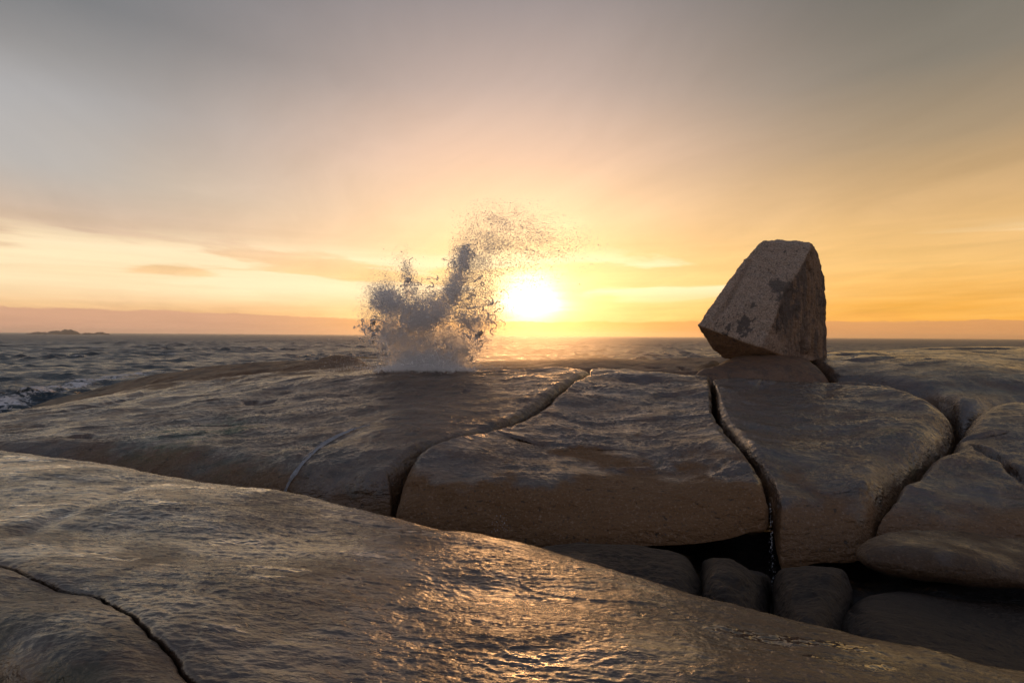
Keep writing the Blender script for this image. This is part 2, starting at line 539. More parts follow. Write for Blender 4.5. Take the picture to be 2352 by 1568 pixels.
# ------------------------------------------------------------------ rock builder
def rock(name, label, cat, outline, tops, centre, mat, zb, gap=0.008, Rz=None, M=700, n1=150, n2=50, n3=26,
         under=0.5, grooves=(), bumps=(), amp=1.0, masks=None, seed=0.0, group=None, steps=(), sub=12):
    """outline: (px, depth, R) ; tops: (px, py, depth) ; centre: (px, depth)"""
    pts = []
    for o in outline:
        x, y = XY(o[0], o[1])
        pts.append((x, y, o[2], o[3] if len(o) > 3 else o[2]))
    dense = catmull(pts, sub)
    # resample by length as the camera sees it
    q = dense[:, :2]
    seg = np.hypot(*(np.roll(q, -1, 0) - q).T) / np.maximum(q[:, 1], 2.0)
    cum = np.concatenate([[0], np.cumsum(seg)])
    tt = np.linspace(0, cum[-1], M, endpoint=False)
    ext = np.vstack([dense, dense[:1]])
    o = np.stack([np.interp(tt, cum, ext[:, k]) for k in range(4)], 1)
    c = XY(*centre)
    vec = o[:, :2] - c
    L = np.hypot(vec[:, 0], vec[:, 1])
    gv = np.stack([o[:, 0] * 1.6, o[:, 1] * 1.6, o[:, 0] * 0 + seed], 1)
    gap = gap + 0.004 + 0.024 * perlin(gv) + 0.01 * perlin(gv * 3.3)
    vec = vec * (1 - gap / L)[:, None]
    L = L - gap
    Rh = np.minimum(np.maximum(o[:, 2], 0.03), L * 0.8)
    Rv = np.maximum(o[:, 3], 0.03)
    e = Rh / L
    tps = TPS([tuple(P(*t)) for t in tops])
    rows = []
    drops = []
    s1 = np.linspace(0.012, 1, n1)[:, None] * (1 - e)[None, :]
    rows.append(s1)
    drops.append(np.zeros_like(s1))
    ph = np.linspace(0, math.pi / 2, n2 + 1)[1:, None]
    rows.append((1 - e)[None] + e[None] * np.sin(ph))
    drops.append(Rv[None] * (1 - np.cos(ph)))
    s = np.vstack(rows)
    dr = np.vstack(drops)
    X = c[0] + s * vec[None, :, 0]
    Y = c[1] + s * vec[None, :, 1]
    Z = tps(np.stack([X.ravel(), Y.ravel()], 1)).reshape(X.shape)
    q = np.stack([X.ravel(), Y.ravel()], 1)
    dz = np.zeros(len(q))
    dk = np.zeros(len(q))
    for g in grooves:           # (pixel polyline with depth, half width, depth)
        pl = catmull([XY(a, d) for a, d in g[0]], 6, closed=False)
        dd, t_, sd = seg_dist(q, pl)
        wn = 1 + 0.5 * perlin(np.stack([q[:, 0] * 3, q[:, 1] * 3, q[:, 0] * 0 + 2.2], 1))
        fade = np.minimum(1, 4 * np.minimum(t_, t_.max() - t_) / t_.max() + 0.15)
        w = g[1] * wn * fade
        dz -= g[2] * fade * np.exp(-(dd / w) ** 2)
        if len(g) > 3:          # one side stands higher
            dz += g[3] * fade * np.where(sd > 0, 1, 0) * np.exp(-(dd / (w * 7)) ** 2)
    for (a, d, sx, sy, h) in bumps:
        cx, cy = XY(a, d)
        dz += h * np.exp(-((q[:, 0] - cx) / sx) ** 2 - ((q[:, 1] - cy) / sy) ** 2)
    Z = Z + dz.reshape(Z.shape) - dr
    # side down to the bottom and the underside turned in
    Zr, Xr, Yr = Z[-1], X[-1], Y[-1]
    ph = np.linspace(0, math.pi / 2, n3 + 1)[1:, None]
    wv = np.stack([Xr * 0.9, Yr * 0.9, Xr * 0 + seed], 1)
    H = np.maximum(Zr - zb - 0.16 * perlin(wv) - 0.05 * perlin(wv * 3), 0.1)
    s2 = 1 - (under / L)[None] * (1 - np.cos(ph))
    X2 = c[0] + s2 * vec[None, :, 0]
    Y2 = c[1] + s2 * vec[None, :, 1]
    Z2 = Zr[None] - H[None] * np.sin(ph)
    X = np.vstack([X, X2])
    Y = np.vstack([Y, Y2])
    Z = np.vstack([Z, Z2])
    V = np.stack([X, Y, Z], -1)
    nrm = grid_normals(V, True)
    if nrm[5:n1 // 2, :, 2].mean() < 0:
        nrm = -nrm
    f = V.reshape(-1, 3)
    p = f + seed
    disp = 0.10 * perlin(p * 0.55) + 0.045 * fbm(p * np.array([0.9, 1.6, 1.6]), 3)
    rgh = 0.35 + 0.9 * sstep(perlin(p * np.array([0.8, 1.6, 1.2]) + 63) + 0.5 * perlin(p * 4 + 5), -0.25, 0.30)
    disp = disp + 0.014 * fbm(p * np.array([3.2, 5.5, 5.5]), 3, 0.55) * (0.5 + 0.5 * rgh) + 0.011 * fbm(p * np.array([9, 15, 15]), 2, 0.6) * rgh
    # small exfoliation steps
    stp = perlin(p * np.array([0.7, 1.3, 1.3]) + 31)
    disp = disp + 0.03 * sstep(stp, 0.10, 0.16) * sstep(perlin(p * 0.5 + 77), 0.0, 0.3)
    fd = np.ones_like(X)
    rowf = np.ones(X.shape[0])
    rowf[n1:n1 + n2] = np.linspace(1, 0.45, n2)
    rowf[n1 + n2:] = 0.45
    disp = disp * np.repeat(rowf, M)
    Vd = f + nrm.reshape(-1, 3) * (disp * amp)[:, None]
    quads = grid_quads(V.shape[0], M, True)
    nv = len(Vd)
    cap = Vd[:M].mean(0)
    capb = Vd[-M:].mean(0)
    verts = np.vstack([Vd, cap, capb])
    j = np.arange(M)
    t1 = np.stack([(j + 1) % M, j, np.full(M, nv)], 1)
    base = (V.shape[0] - 1) * M
    t2 = np.stack([base + j, base + (j + 1) % M, np.full(M, nv + 1)], 1)
    area = ((o[:, 0] * np.roll(o[:, 1], -1)) - (np.roll(o[:, 0], -1) * o[:, 1])).sum()
    if area > 0:
        quads = quads[:, ::-1]
        t1 = t1[:, ::-1]
        t2 = t2[:, ::-1]
    A = {k: np.zeros(len(verts)) for k in ('dry', 'moss', 'dark')}
    if masks:
        masks(verts, A)
    ob = mesh_np(name, verts, quads, mat, attrs=A, tris=np.vstack([t1, t2]))
    tag(ob, label, cat, group)
    return ob


def pxy(V):
    """photo pixel of world points"""
    d = (V - np.array([0, 0, SEA])) @ CR
    return 1176 + F * d[:, 0] / -d[:, 2], 784 - F * d[:, 1] / -d[:, 2]


def blob(V, px, D_, sx, sy):
    c = XY(px, D_)
    return np.exp(-((V[:, 0] - c[0]) / sx) ** 2 - ((V[:, 1] - c[1]) / sy) ** 2)


# ---- masks
def low_dry(z0, z1, amt=1.0):
    def f(V, A):
        n = fbm(V * 0.9 + 4, 3) * 0.35 + fbm(V * np.array([5, 5, 5]), 3) * 0.12
        A['dry'] = amt * (1 - sstep(V[:, 2] + n, z0, z1))
    return f


Z0 = SEA                       # heights below are written as Z0 - drop


# ---- left dome
def m_left(V, A):
    n = fbm(V * 0.8 + 2, 4)
    A['moss'] = np.clip(2.2 * blob(V, 465, 12.6, 1.0, 1.0) + 0.5 * blob(V, 620, 10.8, 1.2, 0.5) + 0.25 * sstep(n, 0.1, 0.4) * (1 - sstep(V[:, 2], 1.0, 2.0)), 0, 1)
    A['dark'] = np.clip((0.75 * blob(V, 800, 10.2, 1.6, 0.5) + 0.6 * blob(V, 560, 11.5, 2.0, 0.6) + 0.5 * blob(V, 1000, 16.5, 1.6, 1.6)) * sstep(n + 0.3, 0, 0.5), 0, 0.8)
    A['dark'] = np.maximum(A['dark'], 0.85 * (1 - sstep(V[:, 2] + 0.35 * n, 1.2, 1.9)) * sstep(V[:, 1], 17, 21))
    A['dark'] = np.maximum(A['dark'], 0.6 * sstep(V[:, 1], 22, 25) * sstep(n, -0.3, 0.2))
    A['dry'] = np.maximum(0.75 * (1 - sstep(V[:, 2] + 0.4 * n, 1.45, 1.95)) * sstep(V[:, 1], 20, 14), 0.85 * sstep(V[:, 1] + 2.5 * n, 19.5, 22.5))


left = rock('granite_dome', 'broad wet granite dome sloping left into the sea, blowhole spray bursting behind its crest', 'rock',
    outline=[(890, 9.0, 0.5, .7), (760, 9.2, .9, 1.0), (560, 9.8, 1.1, 1.1), (360, 10.4, 1.2, 1.1), (120, 10.9, 1.3, 1.1), (-160, 11.3, 1.5, 1.2),
             (-500, 13.0, 2.0, 1.5), (-560, 20, 2.5, 1.5), (-260, 28, 3, 1.5), (-10, 34.5, 3, 1.2), (180, 33.5, 3, 0.9), (400, 31.5, 3, .6), (640, 30.5, 3, .4), (800, 27.5, 2.5, .5),
             (960, 20.6, 1.5, .5), (1090, 19.8, 1.2, .6), (1230, 19.0, 1.2, .5), (1352, 18.0, .6, .35),
             (1340, 16.5, .3, .3), (1290, 14.8, .3, .35), (1240, 13.4, .28, .35), (1180, 12.2, .25, .35), (1100, 11.2, .25, .35), (1000, 10.3, .25, .4), (938, 9.7, .25, .45), (905, 9.3, .3, .5)],
    tops=[(0, 1000, 13), (0, 1015, 12), (-400, 1010, 15), (0, 974, 24), (0, 960, 31), (-200, 990, 27), (200, 899, 30), (200, 913, 24), (200, 960, 15), (400, 1000, 12.3), (400, 920, 17), (400, 858, 27), (250, 1010, 12.2),
          (640, 835, 27), (640, 898, 17), (640, 1000, 11.8), (500, 1030, 11.2), (700, 1050, 10.3), (860, 851, 18.5), (860, 950, 12.7), (800, 828, 25), (860, 1040, 10), (920, 1060, 9.6), (780, 905, 15.5),
          (1000, 852, 18), (1000, 930, 13.5), (1100, 900, 14.8), (1200, 851, 17.6), (1340, 853, 16.8), (1290, 885, 14.8), (1240, 925, 13.4), (1180, 960, 12.2), (1100, 985, 11.2), (990, 1012, 10.3), (935, 1042, 9.7), (1000, 857, 21)],
    centre=(640, 15.0), mat=MAT_LEFT, zb=-0.8, M=1500, n1=300, n2=60, n3=24, under=0.4, amp=0.85,
    grooves=[([(270, 16.5), (360, 15.2), (430, 15.8)], .10, .05), ([(560, 15.9), (600, 15.6), (640, 15.8)], .16, .15), ([(90, 16), (200, 17), (330, 19)], .25, .10),
             ([(1060, 15.1), (1085, 15.0)], .08, .07), ([(170, 12.6), (195, 12.4), (205, 12.7)], .12, .12),
             ([(840, 12.0), (760, 11.2), (700, 10.3), (665, 9.7)], .35, .06), ([(420, 14), (640, 13), (820, 12.6)], .5, .07),
             ([(100, 20), (240, 22.5), (420, 25)], .5, .12), ([(420, 23), (640, 23), (850, 23)], 0.6, .14)],
    bumps=[(330, 27, 1.2, .8, .18), (560, 26.5, 2.0, .9, .16), (780, 25.5, 1.6, .9, .2)],
    masks=m_left)


# ---- centre slab
def m_centre(V, A):
    n = fbm(V * 0.9 + 9, 4)
    n2 = fbm(V * 4.0 + 3, 3)
    A['dry'] = (1 - sstep(V[:, 2] + 0.26 * n + 0.06 * n2 - 0.02 * (V[:, 0] - 2), 1.88, 2.05)) * 1.0
    A['dark'] = np.clip(0.55 * blob(V, 1500, 13.8, 1.2, .7) * sstep(n2 + .3, 0, .4), 0, 1)


LC = [(1362, 17.6, .4, .3), (1348, 16.5, .3, .3), (1298, 14.8, .3, .35), (1248, 13.4, .28, .35), (1188, 12.2, .25, .35), (1108, 11.2, .25, .35), (1006, 10.3, .25, .4), (944, 9.7, .3, .5)]
centre = rock('granite_slab', 'big middle granite slab with shiny dark top and rough brown overhanging front', 'rock',
    outline=[(1620, 16.6, .5, .3), (1500, 17.4, .9, .4), (1420, 17.8, .7, .35)] + LC +
            [(915, 9.0, .45, .6), (920, 8.5, .7, .6), (1050, 8.3, 1.1, .72), (1250, 8.3, 1.4, .76), (1450, 8.2, 1.4, .76), (1620, 8.2, 1.2, .72), (1730, 8.3, .7, .55), (1768, 8.4, .3, .5),
             (1752, 9.1, .2, .3), (1716, 10.0, .2, .3), (1676, 11.3, .2, .3), (1650, 12.3, .2, .3), (1640, 13.3, .2, .3), (1632, 15.0, .2, .3), (1630, 16.0, .25, .3)],
    tops=[(1620, 868, 16), (1500, 852, 17), (1420, 850, 17.2), (1348, 858, 16.5), (1298, 885, 14.8), (1248, 925, 13.4), (1188, 960, 12.2), (1108, 985, 11.2), (1006, 1010, 10.3), (944, 1040, 9.7),
          (920, 1090, 9.1), (1050, 1080, 9.3), (1250, 1085, 9.5), (1450, 1085, 9.6), (1620, 1090, 9.5), (1752, 1100, 9.0), (1716, 1035, 10), (1676, 990, 11.3), (1640, 930, 13.3), (1632, 868, 15.8),
          (1250, 1005, 11.2), (1450, 1010, 11.1), (1450, 940, 13.2), (1300, 940, 13.3), (1560, 900, 14.6), (1560, 1010, 11), (1450, 880, 15.3), (1250, 1110, 8.6), (1600, 1120, 8.6), (950, 1120, 8.6)],
    centre=(1440, 11.2), mat=MAT_MID, zb=1.18, M=1300, n1=230, n2=120, n3=40, under=1.3,
    grooves=[([(1140, 11.25), (1230, 10.9), (1330, 10.75), (1440, 10.7)], .05, .05, .035), ([(1420, 15.8), (1480, 15.6), (1530, 15.8)], .18, .16), ([(1500, 14.4), (1560, 14.5)], .1, .06),
             ([(940, 9.0), (1000, 8.65), (1060, 8.5)], .13, .12), ([(1120, 8.5), (1220, 8.3), (1320, 8.45), (1400, 8.25)], .22, .10),
             ([(1650, 9.35), (1700, 9.25), (1745, 9.4)], .07, .08, .05), ([(1280, 9.9), (1500, 9.8), (1650, 9.9)], .4, .06)],
    bumps=[(1450, 16.2, 1.0, .4, .07)], masks=m_centre, seed=13.0)


# ---- right-centre slab
def m_rc(V, A):
    n = fbm(V * 0.9 + 19, 4)
    n2 = fbm(V * 4.0 + 3, 3)
    A['dry'] = (1 - sstep(V[:, 2] + 0.25 * n + 0.06 * n2, 1.62, 1.86)) * 0.9
    A['moss'] = 0.5 * blob(V, 2120, 10.6, .8, 1.4) * sstep(n2, -.1, .3)


RD = [(2193, 11.6, 1.0, .8), (2172, 10.9, .9, .8), (2120, 10.1, .9, .8), (2076, 9.3, .8, .75), (2040, 8.7, .7, .7), (2005, 8.2, .6, .7)]
rc_ = rock('granite_slab', 'wedge-shaped wet granite slab right of the narrow dark fissure, its top glinting', 'rock',
    outline=[(1640, 16.2, .25, .3), (1642, 15.0, .2, .3), (1650, 13.3, .2, .3), (1661, 12.3, .2, .3), (1688, 11.3, .2, .3), (1728, 10.0, .2, .3), (1765, 9.1, .25, .4), (1782, 8.4, .4, .6), (1800, 8.0, .7, .8),
             (1880, 8.0, 1.1, .7), (1960, 8.0, .9, .7)] + RD[::-1] + [(2195, 12.4, 1.0, .8), (2160, 13.2, .9, .7), (2080, 14.4, .9, .6), (1990, 15.5, .8, .5), (1900, 16.1, .5, .4), (1760, 16.3, .5, .35)],
    tops=[(1640, 868, 16), (1760, 871, 16), (1900, 876, 15.8), (1990, 885, 15), (2060, 903, 13.8), (2130, 932, 12.6), (2150, 960, 11.6), (1645, 930, 13.3), (1682, 990, 11.3), (1722, 1035, 10), (1760, 1100, 9), (1790, 1135, 8.6),
          (1880, 1110, 9.0), (1960, 1115, 8.8), (2020, 1090, 9.1), (2070, 1040, 9.8), (2100, 1000, 10.6), (1800, 940, 13), (1800, 1010, 11), (1950, 940, 12.9), (1950, 1010, 10.9), (2050, 960, 12), (1880, 1150, 8.4), (1980, 1150, 8.3)],
    centre=(1890, 11.0), mat=MAT_MID, zb=1.15, M=1100, n1=200, n2=110, n3=36, under=1.1,
    grooves=[([(1900, 15.6), (1980, 15.0), (2060, 14.2), (2130, 13.4)], .10, .13, .10), ([(1700, 15.2), (1740, 15.0), (1752, 15.8)], .10, .10), ([(1900, 15.4), (1895, 13.8)], .2, .06),
             ([(1700, 10.9), (1800, 10.6)], .2, .03)],
    masks=m_rc, seed=29.0)


# ---- right slab
def m_r(V, A):
    n = fbm(V * 0.9 + 39, 4)
    n2 = fbm(V * 4.0 + 3, 3)
    A['dry'] = (1 - sstep(V[:, 2] + 0.22 * n + 0.06 * n2, 1.45, 1.75)) * 0.8


right = rock('granite_slab', 'rounded wet granite slab at the right edge with a diagonal crack down it', 'rock',
    outline=[(2205, 11.7, .7, .5), (2184, 10.9, .7, .6), (2134, 10.1, .6, .6), (2090, 9.3, .55, .6), (2050, 8.8, .5, .5), (2016, 8.35, .5, .4), (2030, 8.2, .6, .35),
             (2150, 8.1, .8, .32), (2352, 8.1, .8, .32), (2600, 8.1, .8, .32), (2900, 9, 1, .7), (2950, 11.5, 1, .7), (2700, 13.3, .9, .6), (2450, 13.6, .9, .55), (2330, 13.6, .9, .5), (2255, 13.0, .9, .5)],
    tops=[(2230, 955, 12), (2280, 935, 12.8), (2352, 927, 13), (2500, 932, 13), (2215, 1000, 11), (2150, 1060, 9.8), (2100, 1110, 9.1), (2060, 1170, 8.4), (2200, 1170, 8.6), (2352, 1170, 8.6), (2352, 1080, 9.6),
          (2352, 1000, 11.2), (2250, 1080, 9.6), (2280, 1010, 11), (2700, 1000, 11), (2700, 1150, 8.8), (2150, 1200, 8.1), (2352, 1210, 8.1)],
    centre=(2400, 10.2), mat=MAT_MID, zb=1.0, M=900, n1=200, n2=90, n3=30, under=0.5,
    grooves=[([(2230, 10.9), (2280, 10.3), (2340, 9.6), (2420, 8.9), (2500, 8.3)], .10, .20), ([(2196, 11.3), (2260, 11.2), (2320, 11.35)], .05, .07, .05)],
    masks=m_r, seed=41.0)

# ---- rocks behind
pedestal = rock('granite_slab', 'low rounded pedestal rock carrying the tall tilted boulder', 'rock',
    outline=[(1596, 16.9, .5, .5), (1612, 18.0, .9, .6), (1660, 20.0, 1.0, .6), (1740, 21.4, 1.0, .6), (1835, 21.0, .6, .5), (1850, 19.5, .4, .35), (1880, 18.2, .3, .35), (1908, 17.1, .3, .4), (1860, 16.85, .6, .6), (1740, 16.75, .7, .6)],
    tops=[(1605, 852, 17.0), (1740, 850, 17.0), (1900, 862, 17.2), (1700, 822, 18.2), (1780, 816, 18.4), (1840, 822, 18.4), (1740, 812, 19.5), (1740, 812, 21), (1660, 832, 18.3), (1790, 840, 17.4)],
    centre=(1755, 18.3), mat=MAT_FAR, zb=1.4, M=700, n1=120, n2=40, n3=12, amp=0.55, seed=53.0)


def m_far(V, A):
    n = fbm(V * 1.1 + 59, 4)
    A['dark'] = 0.25 * sstep(n, .1, .4)


far_right = rock('granite_slab', 'long low slab of grey granite filling the right behind the front slabs', 'rock',
    outline=[(1848, 20.4, .5, .4), (1858, 19.3, .35, .35), (1888, 18.0, .3, .35), (1922, 17.0, .3, .4), (2005, 16.2, 0.8, .6), (2100, 15.1, 1.0, .7), (2180, 13.9, 1.0, .8), (2230, 13.3, 1.0, .8), (2352, 13.9, 1.1, .8), (2700, 14.2, 1.2, .8),
             (3100, 16, 1.5, .8), (3100, 24, 2, .8), (2700, 27, 2, .8), (2352, 27, 2.2, .8), (2100, 26, 2.2, .7), (1930, 24, 1.6, .6), (1870, 22, .9, .5)],
    tops=[(1860, 822, 19.6), (1900, 812, 20.5), (1905, 842, 18), (1930, 866, 17), (2000, 808, 21.5), (2100, 802, 22), (2230, 798.5, 22), (2352, 798, 23), (2700, 801, 23), (2000, 845, 17.3), (2100, 850, 16.6), (2200, 855, 16), (2352, 858, 15.8),
          (2090, 893, 15.0), (2200, 905, 14.3), (2352, 905, 14.6), (2700, 905, 15), (2300, 820, 19), (2100, 820, 19), (2000, 808, 24), (2352, 799, 26)],
    centre=(2250, 18.5), mat=MAT_MID, zb=0.2, M=1100, n1=230, n2=60, n3=14, amp=0.5,
    grooves=[([(1915, 20.0), (1960, 19.6), (2010, 19.9), (2045, 20.2)], .16, .12, .06), ([(1930, 18.7), (1990, 18.3), (2060, 18.9)], .12, .12, .08), ([(2290, 18.9), (2352, 18.6), (2420, 18.9)], .06, .07), ([(2110, 17.9), (2140, 18.3)], .10, .07),
             ([(2060, 14.9), (2200, 14.9), (2400, 14.9)], .5, .1), ([(2100, 21.5), (2200, 21.3), (2340, 21.5)], .08, .06, .06)],
    masks=m_far, seed=61.0)

rock('granite_ledge', 'flat-backed ledge behind the spray with a sunlit rim along the water', 'rock',
    outline=[(1050, 20.9, .4, .3), (1140, 20.2, .5, .25), (1260, 19.6, .5, .25), (1400, 19.0, .5, .3), (1480, 20.3, .5, .35), (1560, 23.0, .6, .3), (1530, 26, .9, .4), (1430, 27, 1, .4), (1280, 27, 1.2, .4), (1120, 26, 1.2, .4), (1040, 23.5, .8, .4)],
    tops=[(1060, 843, 21.5), (1140, 846, 20.5), (1260, 845, 20), (1400, 846, 19.4), (1470, 838, 20.6), (1540, 832, 23), (1420, 825, 25), (1300, 828, 25.5), (1180, 832, 25.5), (1080, 836, 24), (1420, 822.5, 22), (1400, 833, 20.5), (1290, 825, 22.3), (1160, 830, 22.5)],
    centre=(1300, 22.8), mat=MAT_FAR, zb=-0.2, M=700, n1=110, n2=36, n3=10, amp=0.5, seed=71.0)
rock('granite_boulder', 'low wet hump of rock between the middle slab and the boulder pedestal', 'rock',
    outline=[(1395, 18.3, .3, .3), (1480, 17.9, .4, .3), (1560, 17.5, .4, .3), (1612, 17.2, .4, .35), (1632, 18.6, .5, .4), (1660, 20.4, .6, .4), (1600, 21.2, .6, .4), (1500, 20.8, .6, .4), (1430, 19.6, .5, .35)],
    tops=[(1400, 851, 18.4), (1480, 852, 18), (1600, 852, 17.6), (1480, 838, 19.5), (1560, 832, 20.2), (1640, 830, 20.2), (1620, 843, 18.6), (1540, 843, 18.8)],
    centre=(1540, 19.0), mat=MAT_FAR, zb=0.8, M=500, n1=70, n2=40, n3=10, amp=0.5, seed=83.0,
    grooves=[([(1560, 18.8), (1575, 18.2), (1590, 17.7)], .12, .12), ([(1480, 19.2), (1530, 18.4)], .12, .08)])
rock('granite_boulder', 'farthest dark low rock left of the tall boulder at the water', 'rock',
    outline=[(1480, 24.2, .5, .3), (1560, 23.3, .5, .3), (1660, 22.3, .5, .3), (1690, 24, .6, .35), (1640, 26.5, .8, .35), (1520, 26.8, .8, .35)],
    tops=[(1480, 830, 24.6), (1560, 830, 23.8), (1650, 828, 23), (1560, 824, 25), (1640, 821, 25), (1500, 826, 26)],
    centre=(1590, 24.6), mat=MAT_FAR, zb=-0.2, M=400, n1=60, n2=30, n3=10, amp=0.55, seed=97.0)

# ---- gully rocks at the right
def m_g(V, A):
    n = fbm(V * 1.5 + 59, 4)
    A['dry'] = 0.9 * (1 - sstep(V[:, 2] + 0.15 * n, 1.55, 1.72))


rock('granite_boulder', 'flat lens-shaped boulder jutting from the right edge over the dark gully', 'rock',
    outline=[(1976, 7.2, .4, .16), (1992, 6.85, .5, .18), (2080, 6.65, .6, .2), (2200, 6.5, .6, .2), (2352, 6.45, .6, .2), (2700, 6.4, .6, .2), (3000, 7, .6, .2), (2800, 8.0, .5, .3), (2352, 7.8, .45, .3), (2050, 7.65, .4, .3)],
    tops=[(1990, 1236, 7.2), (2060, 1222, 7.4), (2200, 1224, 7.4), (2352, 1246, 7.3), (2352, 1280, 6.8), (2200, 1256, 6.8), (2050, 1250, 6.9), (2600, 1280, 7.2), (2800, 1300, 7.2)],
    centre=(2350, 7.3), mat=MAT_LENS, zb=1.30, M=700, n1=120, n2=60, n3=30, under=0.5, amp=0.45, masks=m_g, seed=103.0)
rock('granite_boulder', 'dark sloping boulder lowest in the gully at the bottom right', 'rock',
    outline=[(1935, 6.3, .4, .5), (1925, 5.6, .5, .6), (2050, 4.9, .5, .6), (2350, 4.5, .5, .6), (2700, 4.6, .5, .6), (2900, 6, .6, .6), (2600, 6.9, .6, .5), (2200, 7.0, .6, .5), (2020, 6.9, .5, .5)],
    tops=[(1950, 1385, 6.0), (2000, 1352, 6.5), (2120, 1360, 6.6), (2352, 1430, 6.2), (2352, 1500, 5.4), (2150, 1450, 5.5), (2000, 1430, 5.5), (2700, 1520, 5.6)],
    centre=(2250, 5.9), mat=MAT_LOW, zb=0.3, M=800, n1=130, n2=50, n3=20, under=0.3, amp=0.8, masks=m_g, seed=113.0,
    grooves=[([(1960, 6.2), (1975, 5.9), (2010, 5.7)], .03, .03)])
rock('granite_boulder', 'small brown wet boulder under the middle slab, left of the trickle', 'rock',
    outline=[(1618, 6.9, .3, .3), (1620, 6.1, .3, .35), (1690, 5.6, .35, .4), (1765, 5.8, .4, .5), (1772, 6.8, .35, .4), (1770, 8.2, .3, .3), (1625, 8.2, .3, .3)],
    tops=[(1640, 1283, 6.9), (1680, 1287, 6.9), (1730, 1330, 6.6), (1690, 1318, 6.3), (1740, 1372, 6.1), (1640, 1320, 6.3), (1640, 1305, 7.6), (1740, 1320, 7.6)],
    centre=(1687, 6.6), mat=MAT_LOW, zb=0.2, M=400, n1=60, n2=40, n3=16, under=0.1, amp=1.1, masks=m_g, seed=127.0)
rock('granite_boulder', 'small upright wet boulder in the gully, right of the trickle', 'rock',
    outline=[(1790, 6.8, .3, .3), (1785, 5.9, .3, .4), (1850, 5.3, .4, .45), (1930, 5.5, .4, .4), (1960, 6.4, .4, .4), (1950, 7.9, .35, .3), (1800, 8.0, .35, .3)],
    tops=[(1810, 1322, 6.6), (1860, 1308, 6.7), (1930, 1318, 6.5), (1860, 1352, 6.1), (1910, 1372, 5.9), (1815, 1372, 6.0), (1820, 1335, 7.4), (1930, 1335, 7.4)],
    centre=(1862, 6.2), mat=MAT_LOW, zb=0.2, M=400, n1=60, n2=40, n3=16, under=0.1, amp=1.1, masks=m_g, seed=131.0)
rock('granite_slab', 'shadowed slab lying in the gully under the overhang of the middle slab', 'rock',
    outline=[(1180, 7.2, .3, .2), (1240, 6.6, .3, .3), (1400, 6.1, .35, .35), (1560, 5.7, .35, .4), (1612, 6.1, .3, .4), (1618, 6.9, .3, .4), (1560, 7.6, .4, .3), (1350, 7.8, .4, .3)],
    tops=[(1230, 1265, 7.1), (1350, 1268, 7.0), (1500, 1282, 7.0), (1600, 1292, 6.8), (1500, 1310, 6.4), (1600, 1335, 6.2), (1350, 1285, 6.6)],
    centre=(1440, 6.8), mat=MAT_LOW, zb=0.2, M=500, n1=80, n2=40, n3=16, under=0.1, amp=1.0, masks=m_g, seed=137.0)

# ------------------------------------------------------------------ near slabs (fine grid laid out from the camera's foot)
FGT = TPS([tuple(P(*t)) for t in [
    (-300, 985, 10.5), (0, 1022, 9.5), (300, 1062, 8.3), (600, 1111, 7.2), (900, 1162, 6.4), (1200, 1231, 5.6), (1500, 1315, 4.9), (1800, 1404, 4.3), (2100, 1474, 3.9), (2352, 1532, 3.65), (2800, 1640, 3.3),
    (100, 1150, 6.0), (100, 1250, 4.6), (500, 1250, 4.9), (500, 1400, 3.5), (900, 1350, 4.1), (900, 1568, 2.9), (1400, 1500, 3.4), (1400, 1568, 3.1), (1900, 1568, 3.2), (1750, 1480, 3.7),
    (300, 1568, 2.7), (0, 1450, 3.1), (0, 1568, 2.6), (500, 1130, 6.3), (1200, 1350, 4.4)]] +
    [(0, 0, SEA - 1.66), (-3, 0, SEA - 1.5), (2, 0, SEA - 1.75), (0, -3, SEA - 1.6), (-4, -3, SEA - 1.5), (3, -3, SEA - 1.8), (-8, 3, SEA - 1.5)], 0.001)
# outer rim a little beyond the visible brow
RIM = catmull([XY(-900, 11.8), XY(-300, 11.2), XY(0, 10.3), XY(300, 9.1), XY(600, 7.9), XY(900, 7.05), XY(1200, 6.25), XY(1500, 5.5), XY(1800, 4.95), XY(2100, 4.55), XY(2352, 4.35), XY(2800, 4.1), np.array([5.5, 2.0]), np.array([6.5, -6.0])], 10, closed=False)
CRK = catmull([P(-500, 1150, 4.6)[:2], P(-150, 1220, 4.4)[:2], P(0, 1266, 4.15)[:2], P(90, 1300, 3.9)[:2], P(180, 1332, 3.75)[:2], P(250, 1362, 3.6)[:2], P(330, 1422, 3.25)[:2], P(390, 1475, 3.02)[:2], P(430, 1520, 2.84)[:2],
               P(480, 1545, 2.78)[:2], P(540, 1575, 2.7)[:2], P(650, 1700, 2.3)[:2], P(760, 2000, 1.6)[:2], np.array([-0.3, 0.2]), np.array([-0.2, -7.0])], 8, closed=False)
LOWRIM = catmull([P(-400, 1440, 3.6)[:2], P(-100, 1500, 3.1)[:2], P(0, 1528, 2.92)[:2], P(60, 1560, 2.75)[:2], P(120, 1610, 2.55)[:2], P(200, 1800, 2.0)[:2], np.array([-1.4, 0.2]), np.array([-1.5, -6])], 8, closed=False)


